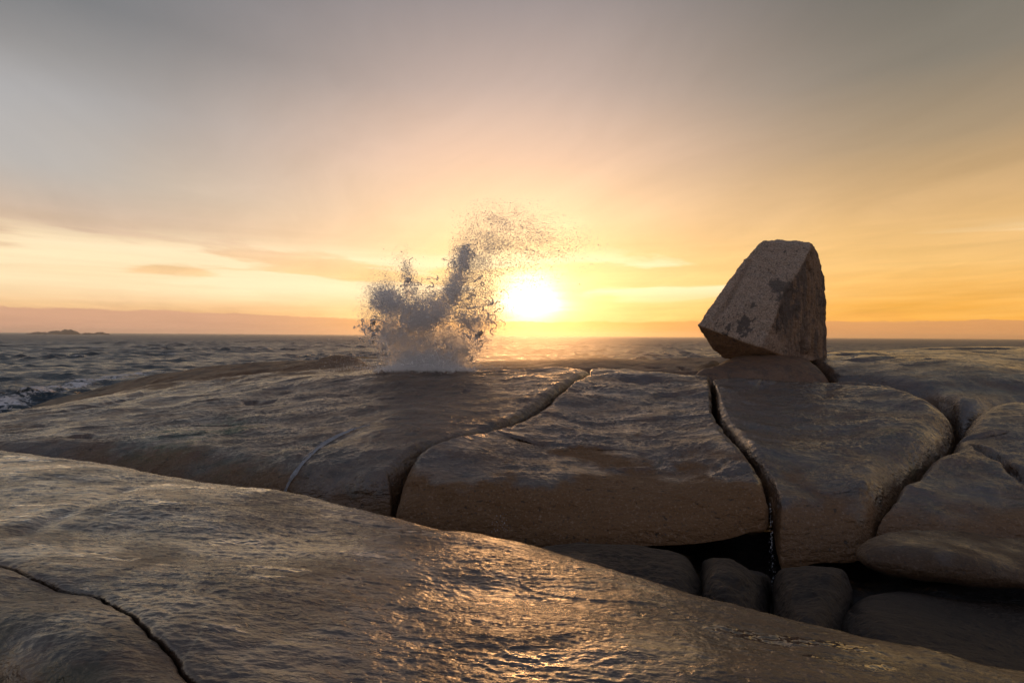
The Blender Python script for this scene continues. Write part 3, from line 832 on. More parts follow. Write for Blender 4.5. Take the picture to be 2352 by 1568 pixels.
def fg_slab(name, label, which):
    aza = np.radians(np.concatenate([np.linspace(-100, -46, 60, endpoint=False), np.linspace(-46, 46, 1500, endpoint=False), np.linspace(46, 100, 50)]))
    if which == 'low':
        aza = aza[aza < R_(-2)]
    rr_ = np.concatenate([np.linspace(0.3, 1.9, 30, endpoint=False), np.exp(np.linspace(math.log(1.9), math.log(16), 760))])
    Rg, Ag = np.meshgrid(rr_, aza, indexing='ij')
    X = Rg * np.sin(Ag)
    Y = Rg * np.cos(Ag) - 0.15
    q = np.stack([X.ravel(), Y.ravel()], 1)
    z = FGT(q)
    p0 = np.stack([q[:, 0], q[:, 1], z], 1)
    wob = 0.022 * perlin(p0 * 3.0) + 0.012 * perlin(p0 * 9)
    d1, t1, s1 = seg_dist(q, RIM)
    sd1 = d1 * -s1 if False else d1 * np.where(s1 < 0, 1, -1)
    sd1 = sd1 + 0.10 * perlin(p0 * 0.9) + 0.03 * perlin(p0 * 3)
    d2, t2, s2 = seg_dist(q, CRK)
    sd2 = d2 * np.where(s2 > 0, 1, -1) + wob       # >0 : main side
    Rr = 1.0
    k = np.clip(1 - sd1 / Rr, 0, 1)
    z = z - 0.9 * (1 - np.sqrt(np.clip(1 - k * k, 0, 1)))
    z = z + np.minimum(sd1, 0) * 7
    if which == 'main':
        e = sd2
        thr = 0.0
    else:
        e = -sd2
        z = z - 0.015
        d3, t3, s3 = seg_dist(q, LOWRIM)
        sd3 = d3 * np.where(s3 > 0, 1, -1) + 0.03 * perlin(p0 * 3)
        k3 = np.clip(1 - sd3 / 0.35, 0, 1)
        z = z - 0.35 * (1 - np.sqrt(np.clip(1 - k3 * k3, 0, 1))) + np.minimum(sd3, 0) * 6
    k2 = np.clip(1 - (e - 0.003) / 0.032, 0, 1)
    z = z - 0.035 * (1 - np.sqrt(np.clip(1 - k2 * k2, 0, 1))) - 0.03 * np.exp(-np.clip(e, 0, 9) / 0.12)
    z = z + np.minimum(e - 0.003, 0) * 14
    keepv = (e > -0.03) & (z > 0.2)
    # relief
    big = 0.05 * perlin(p0 * 0.5 + 3) + 0.035 * perlin(p0 * np.array([0.8, 1.5, 1]) + 9)
    mid = 0.013 * fbm(p0 * np.array([1.8, 3.2, 1.0]) + 5, 3)
    rip = (0.0065 * fbm(p0 * np.array([11.0, 21.0, 4.0]) + 1, 3, 0.6)) * (0.75 + 0.5 * perlin(p0 * 0.8 + 21))
    stp = perlin(p0 * np.array([0.9, 2.0, 1.0]) + 31)
    ledge = 0.006 * sstep(stp, 0.06, 0.10) * sstep(perlin(p0 * 0.7 + 55), -0.1, 0.2)
    z = z + big + mid + rip + ledge
    # long shallow ledge across the left part
    LD = catmull([P(40, 1225, 4.9)[:2], P(150, 1180, 5.5)[:2], P(290, 1120, 6.6)[:2]], 8, closed=False)
    d4, t4, s4 = seg_dist(q, LD)
    z = z - 0.03 * np.exp(-(d4 / 0.12) ** 2)
    V = np.stack([X.ravel(), Y.ravel(), z], 1)
    quads = grid_quads(X.shape[0], X.shape[1])
    quads = quads[keepv[quads].all(1)]
    used = np.unique(quads)
    remap = np.full(len(V), -1)
    remap[used] = np.arange(len(used))
    V = V[used]
    quads = remap[quads][:, ::-1]
    A = {}
    n = fbm(V * 0.9 + 3, 4)
    n2 = fbm(V * 5, 3)
    A['dry'] = np.clip(0.10 + 0.5 * sstep(n, 0.05, 0.45), 0, 1) * 0.6
    A['moss'] = np.zeros(len(V))
    if which != 'main':
        A['dry'] = np.clip(0.45 + 0.6 * n, 0, 0.9)
        A['dark'] = 0.9 * sstep(fbm(V * 1.6 + 8, 4) + 0.2 * n2, 0.05, 0.22)
        A['moss'] = 0.5 * sstep(sd3[used] * -1, -0.4, -0.1)
    else:
        A['dark'] = 0.7 * sstep(fbm(V * 1.3 + 8, 4) + 0.25 * n2, 0.12, 0.34)
    A['pool'] = np.clip(1 - k2[used] * 3, 0, 1) * np.clip(1 - k[used] * 5.0, 0, 1) * sstep(V[:, 1], 1.0, 2.0)
    if which != 'main':
        A['pool'] *= 0.0
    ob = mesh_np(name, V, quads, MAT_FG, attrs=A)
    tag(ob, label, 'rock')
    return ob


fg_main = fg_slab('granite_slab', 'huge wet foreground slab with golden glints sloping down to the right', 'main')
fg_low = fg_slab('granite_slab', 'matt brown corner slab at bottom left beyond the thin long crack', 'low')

# ------------------------------------------------------------------ ground under everything
def ground():
    az_ = np.linspace(-math.pi, math.pi, 361)
    r = np.concatenate([[0.02], np.linspace(0.5, 12, 120), np.exp(np.linspace(math.log(12.5), math.log(60), 60))])
    Rg, Ag = np.meshgrid(r, az_, indexing='ij')
    X = Rg * np.sin(Ag)
    Y = Rg * np.cos(Ag)
    V = np.stack([X.ravel(), Y.ravel(), np.zeros(X.size)], 1)
    z = np.where(V[:, 1] < 1.0, 1.8, 0.55)
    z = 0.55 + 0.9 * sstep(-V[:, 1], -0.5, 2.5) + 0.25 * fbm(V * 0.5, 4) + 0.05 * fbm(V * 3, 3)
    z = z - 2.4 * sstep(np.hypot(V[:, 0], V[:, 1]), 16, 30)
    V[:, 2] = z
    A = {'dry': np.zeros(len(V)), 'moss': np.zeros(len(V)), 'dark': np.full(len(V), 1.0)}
    return tag(mesh_np('ground', V, grid_quads(*X.shape)[:, ::-1], MAT_LOW, attrs=A), 'dark rock bed beneath the slabs and boulders', kind='structure')


ground()

# ------------------------------------------------------------------ tall boulder
def boulder():
    pts = [(1752, 553, 19.7), (1790, 552, 20.4), (1858, 556, 19.6), (1878, 580, 20.2), (1864, 566, 19.15),
           (1834, 622, 18.75), (1800, 662, 18.5), (1786, 700, 18.35), (1772, 748, 18.22), (1744, 797, 18.15), (1752, 806, 18.5),
           (1893, 640, 20.1), (1898, 700, 19.9), (1899, 830, 19.8), (1880, 830, 19.2), (1820, 826, 18.7),
           (1601, 746, 19.0), (1606, 758, 19.2), (1640, 803, 19.5), (1662, 822, 19.6), (1720, 830, 19.0),
           (1627, 712, 19.3), (1680, 638, 19.5), (1734, 570, 19.8), (1700, 642, 21.2), (1760, 572, 21.4), (1862, 580, 21.3), (1880, 690, 21.6), (1880, 800, 21.4), (1720, 810, 21.2), (1650, 740, 20.6)]
    bm = bmesh.new()
    for p in pts:
        bm.verts.new(P(*p))
    r = bmesh.ops.convex_hull(bm, input=bm.verts)
    dele = [g for g in r['geom_unused'] + r['geom_interior'] if isinstance(g, bmesh.types.BMVert)]
    bmesh.ops.delete(bm, geom=list(set(dele)), context='VERTS')
    me = bpy.data.meshes.new('tmp')
    bm.to_mesh(me)
    bm.free()
    ob = bpy.data.objects.new('tmp', me)
    COL.objects.link(ob)
    md = ob.modifiers.new('r', 'REMESH')
    md.mode = 'VOXEL'
    md.voxel_size = 0.032
    sm = ob.modifiers.new('s', 'SMOOTH')
    sm.factor = 0.5
    sm.iterations = 9
    dg = bpy.context.evaluated_depsgraph_get()
    ev = ob.evaluated_get(dg)
    m2 = bpy.data.meshes.new_from_object(ev)
    bpy.data.objects.remove(ob)
    n = len(m2.vertices)
    V = np.empty(n * 3, dtype=np.float32)
    m2.vertices.foreach_get('co', V)
    V = V.reshape(-1, 3).astype(float)
    N_ = np.empty(n * 3, dtype=np.float32)
    m2.vertices.foreach_get('normal', N_)
    N_ = N_.reshape(-1, 3)
    disp = 0.05 * fbm(V * 1.1 + 5, 3) + 0.03 * fbm(V * np.array([3.4, 3.4, 2.6]) + 2, 4, 0.6) + 0.008 * fbm(V * 18, 2)
    # split flake down the left edge
    px, py = pxy(V)
    q = np.stack([px, py], 1)
    d, t, s = seg_dist(q, np.array([(1722, 600), (1690, 660), (1668, 700), (1640, 735)]))
    front = N_[:, 1] < 0.35
    disp -= np.where(front, 0.10 * np.exp(-(d / 4.0) ** 2), 0)
    # pits
    for (a, b_, w, h) in [(1777, 628, 5, .10), (1771, 613, 2.5, .05), (1786, 610, 2.2, .05), (1765, 622, 2.2, .05), (1748, 760, 4, .03)]:
        disp -= np.where(front, h * np.exp(-((px - a) ** 2 + (py - b_) ** 2) / w ** 2), 0)
    # recess low at the right
    for (a, b_, wx, wy, h) in [(1845, 800, 4, 22, .16), (1868, 795, 4, 20, .14), (1858, 815, 14, 10, .12), (1820, 700, 14, 60, .05)]:
        disp -= np.where(front, h * np.exp(-((px - a) / wx) ** 2 - ((py - b_) / wy) ** 2), 0)
    grv = fbm(V * np.array([2.6, 2.6, 0.35]) + 17, 3, 0.55)
    disp -= sstep(N_[:, 0], 0.25, 0.5) * (0.07 * sstep(-np.abs(grv), -0.10, 0.0) + 0.03 * fbm(V * np.array([9, 9, 2.0]), 2))
    disp += 0.012 * fbm(V * 9, 3, 0.6)
    V = V + N_ * disp[:, None]
    dark = np.zeros(n)
    nn = fbm(V * 3.0, 4, 0.6)
    n3 = fbm(V * np.array([6, 6, 6.0]) + 3, 4, 0.65)
    streak = fbm(V * np.array([3.2, 3.2, 0.5]) + 7, 4, 0.6)
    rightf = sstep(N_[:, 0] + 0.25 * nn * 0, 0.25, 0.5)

    def spot(a, b_, sx, sy):
        return np.exp(-((px - a) / sx) ** 2 - ((py - b_) / sy) ** 2)
    dark += 1.0 * sstep(0.8 * spot(1690, 750, 34, 24) + spot(1715, 740, 20, 34) * 0.6 + spot(1655, 765, 16, 12) * .5 + 0.95 * n3, 0.70, 0.78) * front
    dark += 0.9 * sstep(spot(1730, 705, 10, 12) + 0.5 * n3, 0.80, 0.86) * front
    dark += 0.9 * sstep(1.1 * spot(1800, 665, 26, 40) + spot(1775, 655, 14, 12) + 0.55 * n3, 0.68, 0.80) * front
    dark += rightf * (0.5 + 0.45 * sstep(streak, 0.0, 0.25))  # right face: its shade put into the colour, plus streaky stains
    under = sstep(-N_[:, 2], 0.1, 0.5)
    dark += 0.55 * under  # undersides darkened too, their shade held in the colour
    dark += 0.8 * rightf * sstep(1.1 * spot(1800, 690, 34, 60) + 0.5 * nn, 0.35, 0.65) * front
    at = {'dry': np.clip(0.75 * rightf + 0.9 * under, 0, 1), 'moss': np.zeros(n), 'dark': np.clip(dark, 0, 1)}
    m2.vertices.foreach_set('co', V.astype(np.float32).ravel())
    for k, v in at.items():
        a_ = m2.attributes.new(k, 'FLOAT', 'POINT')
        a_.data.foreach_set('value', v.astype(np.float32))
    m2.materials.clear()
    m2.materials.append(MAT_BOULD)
    m2.shade_smooth()
    m2.update()
    o = bpy.data.objects.new('balanced_boulder', m2)
    COL.objects.link(o)
    tag(o, 'tall angular granite boulder balanced upright on the low rocks against the sky', 'boulder')
    return o


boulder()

# ------------------------------------------------------------------ sea
def water_mat():
    m, N, b = new_mat('sea_water')
    geo = N.n.new('ShaderNodeNewGeometry')
    pos = geo.outputs['Position']
    foam = attr(N, 'foam')
    fn = N.noise(N.vm('MULTIPLY', pos, (1.0, 1.0, 1.0)), 2.4, 8, 0.72, 0.8)
    fm = N.ss(N.m('ADD', foam, N.m('MULTIPLY', N.m('SUBTRACT', fn, 0.5), 2.6)), 0.55, 0.85)
    c = N.mix(fm, (0.026, 0.052, 0.074, 1), (0.62, 0.63, 0.66, 1))
    N.put(b.inputs['Base Color'], c)
    dist = N.vm('LENGTH', pos)
    N.put(b.inputs['Roughness'], N.m('ADD', N.m('ADD', N.ss(dist, 30.0, 500.0, 0.26, 0.46), N.m('MULTIPLY', N.m('SUBTRACT', N.noise(N.vm('MULTIPLY', pos, (0.02, 0.07, 1.0)), 1.0, 4, 0.6), 0.5), 0.3)), N.m('MULTIPLY', fm, 0.4)))
    b.inputs['IOR'].default_value = 1.333
    h1 = N.noise(N.vm('MULTIPLY', pos, (0.7, 1.2, 1.0)), 1.1, 6, 0.68, 0.5)
    h2 = N.noise(N.vm('MULTIPLY', pos, (0.35, 0.6, 1.0)), 0.30, 5, 0.6, 0.3)
    h3 = N.noise(N.vm('MULTIPLY', pos, (0.05, 0.13, 1.0)), 1.0, 5, 0.62, 0.3)
    h = N.m('ADD', N.m('MULTIPLY', h1, 0.50), N.m('ADD', N.m('MULTIPLY', h2, 1.0), N.m('MULTIPLY', h3, 2.2)))
    bp = N.n.new('ShaderNodeBump')
    bp.inputs['Strength'].default_value = 1.0
    bp.inputs['Distance'].default_value = 1.0
    N.put(bp.inputs['Height'], h)
    N.put(b.inputs['Normal'], bp.outputs[0])
    return m


def sea():
    a = np.radians(np.concatenate([np.linspace(-178, -50, 60, endpoint=False), np.linspace(-50, 50, 1100, endpoint=False), np.linspace(50, 178, 60)]))
    r = np.concatenate([np.exp(np.linspace(math.log(13), math.log(2500), 1000, endpoint=False)), np.exp(np.linspace(math.log(2500), math.log(30000), 60))])
    Rg, Ag = np.meshgrid(r, a, indexing='ij')
    dr = np.gradient(r)[:, None] * np.ones_like(Ag)
    X = Rg * np.sin(Ag)
    Y = Rg * np.cos(Ag)
    Z = np.zeros_like(X)
    DX = np.zeros_like(X)
    DY = np.zeros_like(X)
    g = np.random.default_rng(3)
    mul = 0.6 + 0.8 * sstep(fbm(np.stack([X.ravel() * 0.03, Y.ravel() * 0.03, X.ravel() * 0 + 1.1], 1), 3).reshape(X.shape), -0.4, 0.5)
    for k in range(64):
        lam = 0.7 * (9 / 0.7) ** ((k + g.random()) / 64)
        th = R_(-60) + g.normal() * R_(38)
        kx, ky = math.cos(th) * 2 * math.pi / lam, math.sin(th) * 2 * math.pi / lam
        amp = 0.0125 * lam ** 0.72 * g.uniform(0.6, 1.3)
        w = 1 - sstep(dr, lam * 0.22, lam * 0.5)
        ph = kx * X + ky * Y + g.random() * 6.28
        s_, c_ = np.sin(ph), np.cos(ph)
        Z += amp * w * s_ * mul
        DX += math.cos(th) * amp * w * c_ * 1.0
        DY += math.sin(th) * amp * w * c_ * 1.0
    V = np.stack([(X + DX).ravel(), (Y + DY).ravel(), Z.ravel()], 1)
    q = np.stack([X.ravel(), Y.ravel()], 1)
    foam = np.zeros(len(q))
    crest = Z.ravel() / 0.20
    foam += 0.62 * sstep(crest, 1.15, 1.6) * sstep(fbm(np.stack([q[:, 0] * 0.05, q[:, 1] * 0.05, q[:, 0] * 0], 1), 2), 0.05, 0.4)
    near = np.hypot(q[:, 0], q[:, 1]) < 80
    pl = catmull([XY(a_, SEA / -(ray(a_, b_)[2] / ray(a_, b_)[1])) for a_, b_ in [(-500, 1010), (-150, 965), (0, 932), (60, 911), (130, 893), (200, 880), (270, 867), (350, 857)]], 6, closed=False)
    d, t, s = seg_dist(q[near], pl)
    wd = 2.6 - 1.0 * sstep(t, 8, 30)
    nz = fbm(np.stack([q[near][:, 0] * 0.5, q[near][:, 1] * 0.5, q[near][:, 0] * 0], 1), 4)
    foam[near] = np.maximum(foam[near], 0.75 * np.exp(-(d / wd) ** 2) + 0.35 * nz * np.exp(-(d / 5) ** 2))
    V[:, 2][near] += 0.18 * np.exp(-(d / wd) ** 2) * (1 + nz)
    # foam round the islets
    for (a_, b_) in [(160, 1430), (600 / 2.35, 1350), (70, 1440)]:
        c = XY(a_, b_)
        foam = np.maximum(foam, 0.9 * np.exp(-((q[:, 0] - c[0]) / 75) ** 2 - ((q[:, 1] - c[1] + 40) / 60) ** 2))
    o = mesh_np('sea', V, grid_quads(*X.shape)[:, ::-1], water_mat(), attrs={'foam': foam})
    return tag(o, 'choppy slate sea reaching the horizon', kind='structure')


sea()

# ------------------------------------------------------------------ islets
def islet(px, w, h, Dp, label, seed):
    c = XY(px, Dp)
    n, m = 60, 90
    v = []
    u = np.linspace(0.02, 1, n)[:, None]
    t = np.linspace(0, 2 * math.pi, m, endpoint=False)[None]
    X = c[0] + u * w * np.cos(t)
    Y = c[1] + u * w * 0.7 * np.sin(t)
    Z = h * np.sqrt(np.clip(1 - u ** 2, 0, 1)) ** 0.9 + 0 * t - 1.5
    V = np.stack([X.ravel(), Y.ravel(), Z.ravel()], 1)
    V[:, 2] += 0.45 * h * fbm(V * (1.6 / w) * np.array([1, 1, 0]) * 1.5 + seed, 4) * np.clip(np.repeat(1 - u[:, 0], m) * 3, 0, 1)
    A = {'dry': np.zeros(len(V)), 'moss': np.zeros(len(V)), 'dark': np.full(len(V), 0.3)}
    top = V[:m].mean(0)
    V2 = np.vstack([V, top])
    j = np.arange(m)
    A = {k: np.append(v, 0.0) for k, v in A.items()}
    o = mesh_np('rock_islet', V2, grid_quads(n, m, True), MAT_LOW, attrs=A, tris=np.stack([(j + 1) % m, j, np.full(m, n * m)], 1))
    tag(o, label, 'islet', 'rocky islets far out on the sea')


islet(147, 40, 11.5, 1430, 'highest of the three far islets, a rounded dome with a long tail', 1.0)
islet(95, 36, 6.8, 1440, 'low far islet just left of the domed islet', 4.0)
islet(232, 22, 6.8, 1420, 'smallest far islet, a low hump right of the domed islet', 7.0)
islet(202, 16, 5.5, 1425, 'low sliver of rock joining the domed islet and the smallest hump', 9.0)

# ------------------------------------------------------------------ spray
def foam_mat(name, alb=(0.80, 0.80, 0.84), tr=0.45, glass=0.0):
    m, N, b = new_mat(name)
    out = [n for n in N.n if n.type == 'OUTPUT_MATERIAL'][0]
    b.inputs['Base Color'].default_value = (*alb, 1)
    b.inputs['Roughness'].default_value = 0.35
    b.inputs['IOR'].default_value = 1.33
    t = N.n.new('ShaderNodeBsdfTranslucent')
    t.inputs[0].default_value = (alb[0], alb[1], alb[2], 1)
    mx = N.n.new('ShaderNodeMixShader')
    mx.inputs[0].default_value = tr
    if glass:
        g = N.n.new('ShaderNodeBsdfRefraction')
        g.inputs['Color'].default_value = (1, 1, 1, 1)
        g.inputs['Roughness'].default_value = 0.25
        g.inputs['IOR'].default_value = 1.33
        m2 = N.n.new('ShaderNodeMixShader')
        m2.inputs[0].default_value = glass
        N.l.new(mx.outputs[0], m2.inputs[1])
        N.l.new(g.outputs[0], m2.inputs[2])
        N.l.new(b.outputs[0], mx.inputs[1])
        N.l.new(t.outputs[0], mx.inputs[2])
        N.l.new(m2.outputs[0], out.inputs[0])
        return m
    N.l.new(b.outputs[0], mx.inputs[1])
    N.l.new(t.outputs[0], mx.inputs[2])
    N.l.new(mx.outputs[0], out.inputs[0])
    return m


MAT_SPRAY = foam_mat('white_water', (0.985, 0.985, 0.985), 0.6, 0.12)
MAT_STREAM = foam_mat('stream_water', (0.42, 0.44, 0.48), 0.1)
OCT_V = np.array([(1, 0, 0), (-1, 0, 0), (0, 1, 0), (0, -1, 0), (0, 0, 1), (0, 0, -1)], float)
OCT_F = np.array([(0, 2, 4), (2, 1, 4), (1, 3, 4), (3, 0, 4), (2, 0, 5), (1, 2, 5), (3, 1, 5), (0, 3, 5)])


def drops(C, r, axis=None, stretch=None):
    n = len(C)
    base = OCT_V[None] * r[:, None, None]
    # random tumble
    q = rng.normal(size=(n, 4))
    q /= np.linalg.norm(q, axis=1)[:, None]
    w, x, y, z = q.T
    Rm = np.stack([1 - 2 * (y * y + z * z), 2 * (x * y - z * w), 2 * (x * z + y * w), 2 * (x * y + z * w), 1 - 2 * (x * x + z * z), 2 * (y * z - x * w),
                   2 * (x * z - y * w), 2 * (y * z + x * w), 1 - 2 * (x * x + y * y)], 1).reshape(n, 3, 3)
    base = np.einsum('nij,nkj->nki', Rm, base)
    if axis is not None:
        al = np.einsum('nki,ni->nk', base, axis)
        base = base + axis[:, None, :] * (al * (stretch[:, None] - 1))[:, :, None]
    V = (C[:, None, :] + base).reshape(-1, 3)
    T = (OCT_F[None] + (np.arange(n) * 6)[:, None, None]).reshape(-1, 3)
    return V, T


def px3(px, py, Dp):
    """arrays of pixels + depths to world"""
    v = np.stack([(px - 1176.0) / F, -(py - 784.0) / F, -np.ones_like(px)], 1) @ CR.T
    v = v * (Dp / v[:, 1])[:, None]
    v[:, 2] += SEA
    return v


SD = 19.4      # distance of the blowhole


def spray():
    Vs, Ts = [], []
    off = 0

    def add(V, T):
        nonlocal off
        Vs.append(V)
        Ts.append(T + off)
        off += len(V)
    # ---------- density field in the burst (px, py on the plane of the blowhole)

    def gs(px, py, a, b, sx, sy, rot=0):
        c, s = math.cos(rot), math.sin(rot)
        u = (px - a) * c + (py - b) * s
        v = -(px - a) * s + (py - b) * c
        return np.exp(-(u / sx) ** 2 - (v / sy) ** 2)
    arm = catmull([(880, 690), (925, 722), (975, 730), (1015, 705), (1040, 665), (1057, 620), (1068, 578)], 6, closed=False)

    def dens(px, py):
        d, t, s = seg_dist(np.stack([px, py], 1), arm)
        w = 27 - 13 * t / t.max()
        f = 1.5 * np.exp(-(d / w) ** 2)
        f += 0.75 * gs(px, py, 985, 780, 95, 62) + 1.2 * gs(px, py, 985, 832, 88, 22) + 0.65 * gs(px, py, 895, 762, 55, 52) + 0.55 * gs(px, py, 1085, 745, 48, 75) + 0.8 * gs(px, py, 938, 645, 15, 40, -0.3)
        f += 0.7 * gs(px, py, 900, 690, 34, 30) + 0.55 * gs(px, py, 1000, 690, 50, 28) + 0.5 * gs(px, py, 870, 800, 30, 40) + .35 * gs(px, py, 838, 755, 14, 9)
        # fan widens upward from the hole
        half = np.interp(py, [560, 700, 760, 820, 845, 858], [200, 178, 162, 118, 92, 70]) + 9 * perlin(np.stack([py / 14, px * 0 + np.sign(px - 985) * 5, px * 0], 1))
        f *= 1 - sstep(np.abs(px - 985), half - 26, half + 10)
        f *= 1 - sstep(py, 848, 862)
        f *= 1 - 0.18 * sstep(py, 735, 765) * (1 - sstep(py, 805, 830))
        return f
    # ---------- chunky droplets, gathered on a web
    n = 620000
    px = rng.uniform(800, 1190, n)
    py = rng.uniform(540, 860, n)
    dp = SD + rng.normal(0, 0.55, n)
    q = np.stack([px / 14.0, py / 14.0, dp * 2.0], 1)
    q2 = q + 0.7 * np.stack([perlin(q * 0.7 + 3), perlin(q * 0.7 + 13), perlin(q * 0.7 + 23)], 1)
    web = 1 - np.abs(fbm(q2 * 0.62, 3, 0.55)) * 3.2
    lump = sstep(fbm(q * 0.28 + 40, 3), -0.35, 0.35)
    f = dens(px, py)
    p = f * (0.16 + 0.95 * np.clip(web, 0, 1) ** 2.0) * (0.25 + 0.95 * lump) * 0.85
    keep = rng.random(n) < p
    px, py, dp, f = px[keep], py[keep], dp[keep], f[keep]
    m = len(px)
    r = 0.0078 * np.exp(rng.normal(0, 0.40, m)) * (0.8 + 0.35 * np.minimum(f, 1.4))
    C = px3(px, py, dp)
    org = P(975, 905, SD)
    ax = C - org
    ax /= np.linalg.norm(ax, axis=1)[:, None]
    add(*drops(C, r, ax, rng.uniform(1.0, 2.0, m)))
    # ---------- fine haze of tiny drops around the burst
    n = 240000
    px = rng.uniform(790, 1220, n)
    py = rng.uniform(520, 862, n)
    wob = 14 * fbm(np.stack([px / 30, py / 30, px * 0], 1), 3)
    f = dens(px + wob, py + wob * 0.6) + 0.7 * dens(px + 14, py + 24) + 0.25 * dens(px, py + 45)
    keep = rng.random(n) < f * 0.36 * (0.4 + sstep(fbm(np.stack([px / 40, py / 40, px * 0 + 5], 1), 3), -0.4, 0.4))
    px, py = px[keep], py[keep]
    m = len(px)
    add(*drops(px3(px, py, SD + rng.normal(0, 0.8, m)), 0.0065 * np.exp(rng.normal(0, 0.35, m))))
    # ---------- ligaments: thin winding threads of water
    for k in range(900):
        for _ in range(30):
            a, b = rng.uniform(820, 1160), rng.uniform(560, 845)
            dn = dens(np.array([a]), np.array([b]))[0]
            if rng.random() < min(dn, 1.0) * (1.7 if a > 1020 else 0.8):
                break
        L = int(rng.integers(14, 60))
        ang_ = math.atan2(b - 900, a - 975) + rng.normal() * 0.9
        z_ = rng.normal() * 0.5
        pts = []
        curl = rng.normal() * 0.06
        for i in range(L):
            pts.append((a, b, SD + z_))
            ang_ += curl + rng.normal() * 0.32
            a += math.cos(ang_) * 0.55
            b += math.sin(ang_) * 0.55
            z_ += rng.normal() * 0.012
        pts = np.array(pts)
        rr2 = (0.006 + 0.016 * rng.random() ** 2.2) * (0.5 + 0.9 * np.abs(np.sin(np.arange(L) * rng.uniform(0.15, 0.5) + rng.random() * 6)))
        add(*drops(px3(pts[:, 0], pts[:, 1], pts[:, 2]), rr2))
    # ---------- torn lumps thrown clear on the rim
    for (a, b, s_) in [(855, 694, 5), (862, 700, 4), (833, 756, 5), (815, 752, 3), (825, 748, 3), (841, 750, 5), (930, 605, 4), (934, 616, 5), (938, 628, 6), (927, 634, 4), (1042, 573, 4), (1050, 568, 4), (1058, 578, 6), (1068, 566, 4),
                       (1020, 597, 3), (1040, 600, 6), (1075, 580, 5), (1046, 612, 7), (905, 668, 5), (880, 672, 5), (893, 690, 7), (985, 640, 5), (962, 650, 5), (870, 735, 6), (1122, 740, 4), (1132, 760, 4), (1110, 700, 4), (1095, 800, 5)]:
        m = int(16 * s_)
        qx = a + rng.normal(0, s_ * 0.75, m)
        qy = b + rng.normal(0, s_ * 0.6, m)
        add(*drops(px3(qx, qy, SD + rng.normal(0, 0.08, m)), 0.008 * np.exp(rng.normal(0, 0.5, m))))
    # ---------- wind-blown plume of fine drops up and to the right
    n = 300000
    px = rng.uniform(1030, 1400, n)
    py = rng.uniform(455, 800, n)
    f = 0.95 * gs(px, py, 1095, 600, 40, 75, 0.35) + 0.60 * gs(px, py, 1165, 555, 75, 55, -0.1) + 0.32 * gs(px, py, 1250, 560, 85, 38, 0.05) + 0.45 * gs(px, py, 1115, 700, 48, 80) + 0.28 * gs(px, py, 1150, 500, 55, 26) + 0.14 * gs(px, py, 1200, 630, 90, 60)
    f *= 0.65 + 0.6 * sstep(fbm(np.stack([(px - py * 0.3) / 55, py / 26, px * 0 + 9], 1), 4), -0.45, 0.4)
    keep = rng.random(n) < f * 0.62
    px, py = px[keep], py[keep]
    m = len(px)
    C = px3(px, py, SD + 0.3 + rng.normal(0, 0.9, m))
    tx = np.stack([np.ones(m), np.zeros(m), 0.45 - 0.004 * (px - 1100)], 1)
    tx /= np.linalg.norm(tx, axis=1)[:, None]
    add(*drops(C, 0.0052 * np.exp(rng.normal(0, 0.36, m)), tx, rng.uniform(1.2, 3.0, m)))
    # ---------- low boiling foam at the mouth of the hole
    n = 26000
    px = 975 + rng.normal(0, 50, n)
    py = 850 - np.abs(rng.normal(0, 20, n)) * np.exp(-((px - 975) / 75) ** 2) + rng.uniform(0, 8, n)
    k = (np.abs(px - 978) < 118)
    px, py = px[k], py[k]
    m = len(px)
    add(*drops(px3(px, py, SD - 0.5 + rng.normal(0, 0.5, m)), 0.012 * np.exp(rng.normal(0, 0.5, m))))
    # fringe of spray tumbling over the brow of the rock
    n = 5000
    px = 975 + rng.normal(0, 75, n)
    py = 847 + rng.normal(0, 4.5, n) + 5 * perlin(np.stack([px / 18, px * 0, px * 0], 1))
    add(*drops(px3(px, py, SD - 1.6 + rng.normal(0, 0.3, n)), 0.007 * np.exp(rng.normal(0, 0.4, n))))
    # stray drops near the rock to the sides
    n = 14000
    px = 985 + rng.normal(0, 95, n)
    py = 842 - np.abs(rng.normal(0, 34, n)) + 8
    add(*drops(px3(px, py, SD + rng.normal(0, 0.8, n)), 0.0055 * np.exp(rng.normal(0, 0.35, n))))
    V = np.vstack(Vs)
    T = np.vstack(Ts)
    print('spray verts', len(V))
    o = mesh_np('sea_spray', V, None, MAT_SPRAY, tris=T, smooth=False)
    tag(o, 'burst of white sea spray thrown up by the blowhole, drifting right', 'spray', kind='stuff')


spray()

# ------------------------------------------------------------------ things laid on rocks
def bvh(o):
    me = o.data
    return BVHTree.FromPolygons([v.co[:] for v in me.vertices], [p.vertices[:] for p in me.polygons])


def on(tree, px, py):
    v = Vector(ray(px, py)).normalized()
    h = tree.ray_cast(Vector((0, 0, SEA)), v)
    return h[0], h[1]


tl = bvh(left)


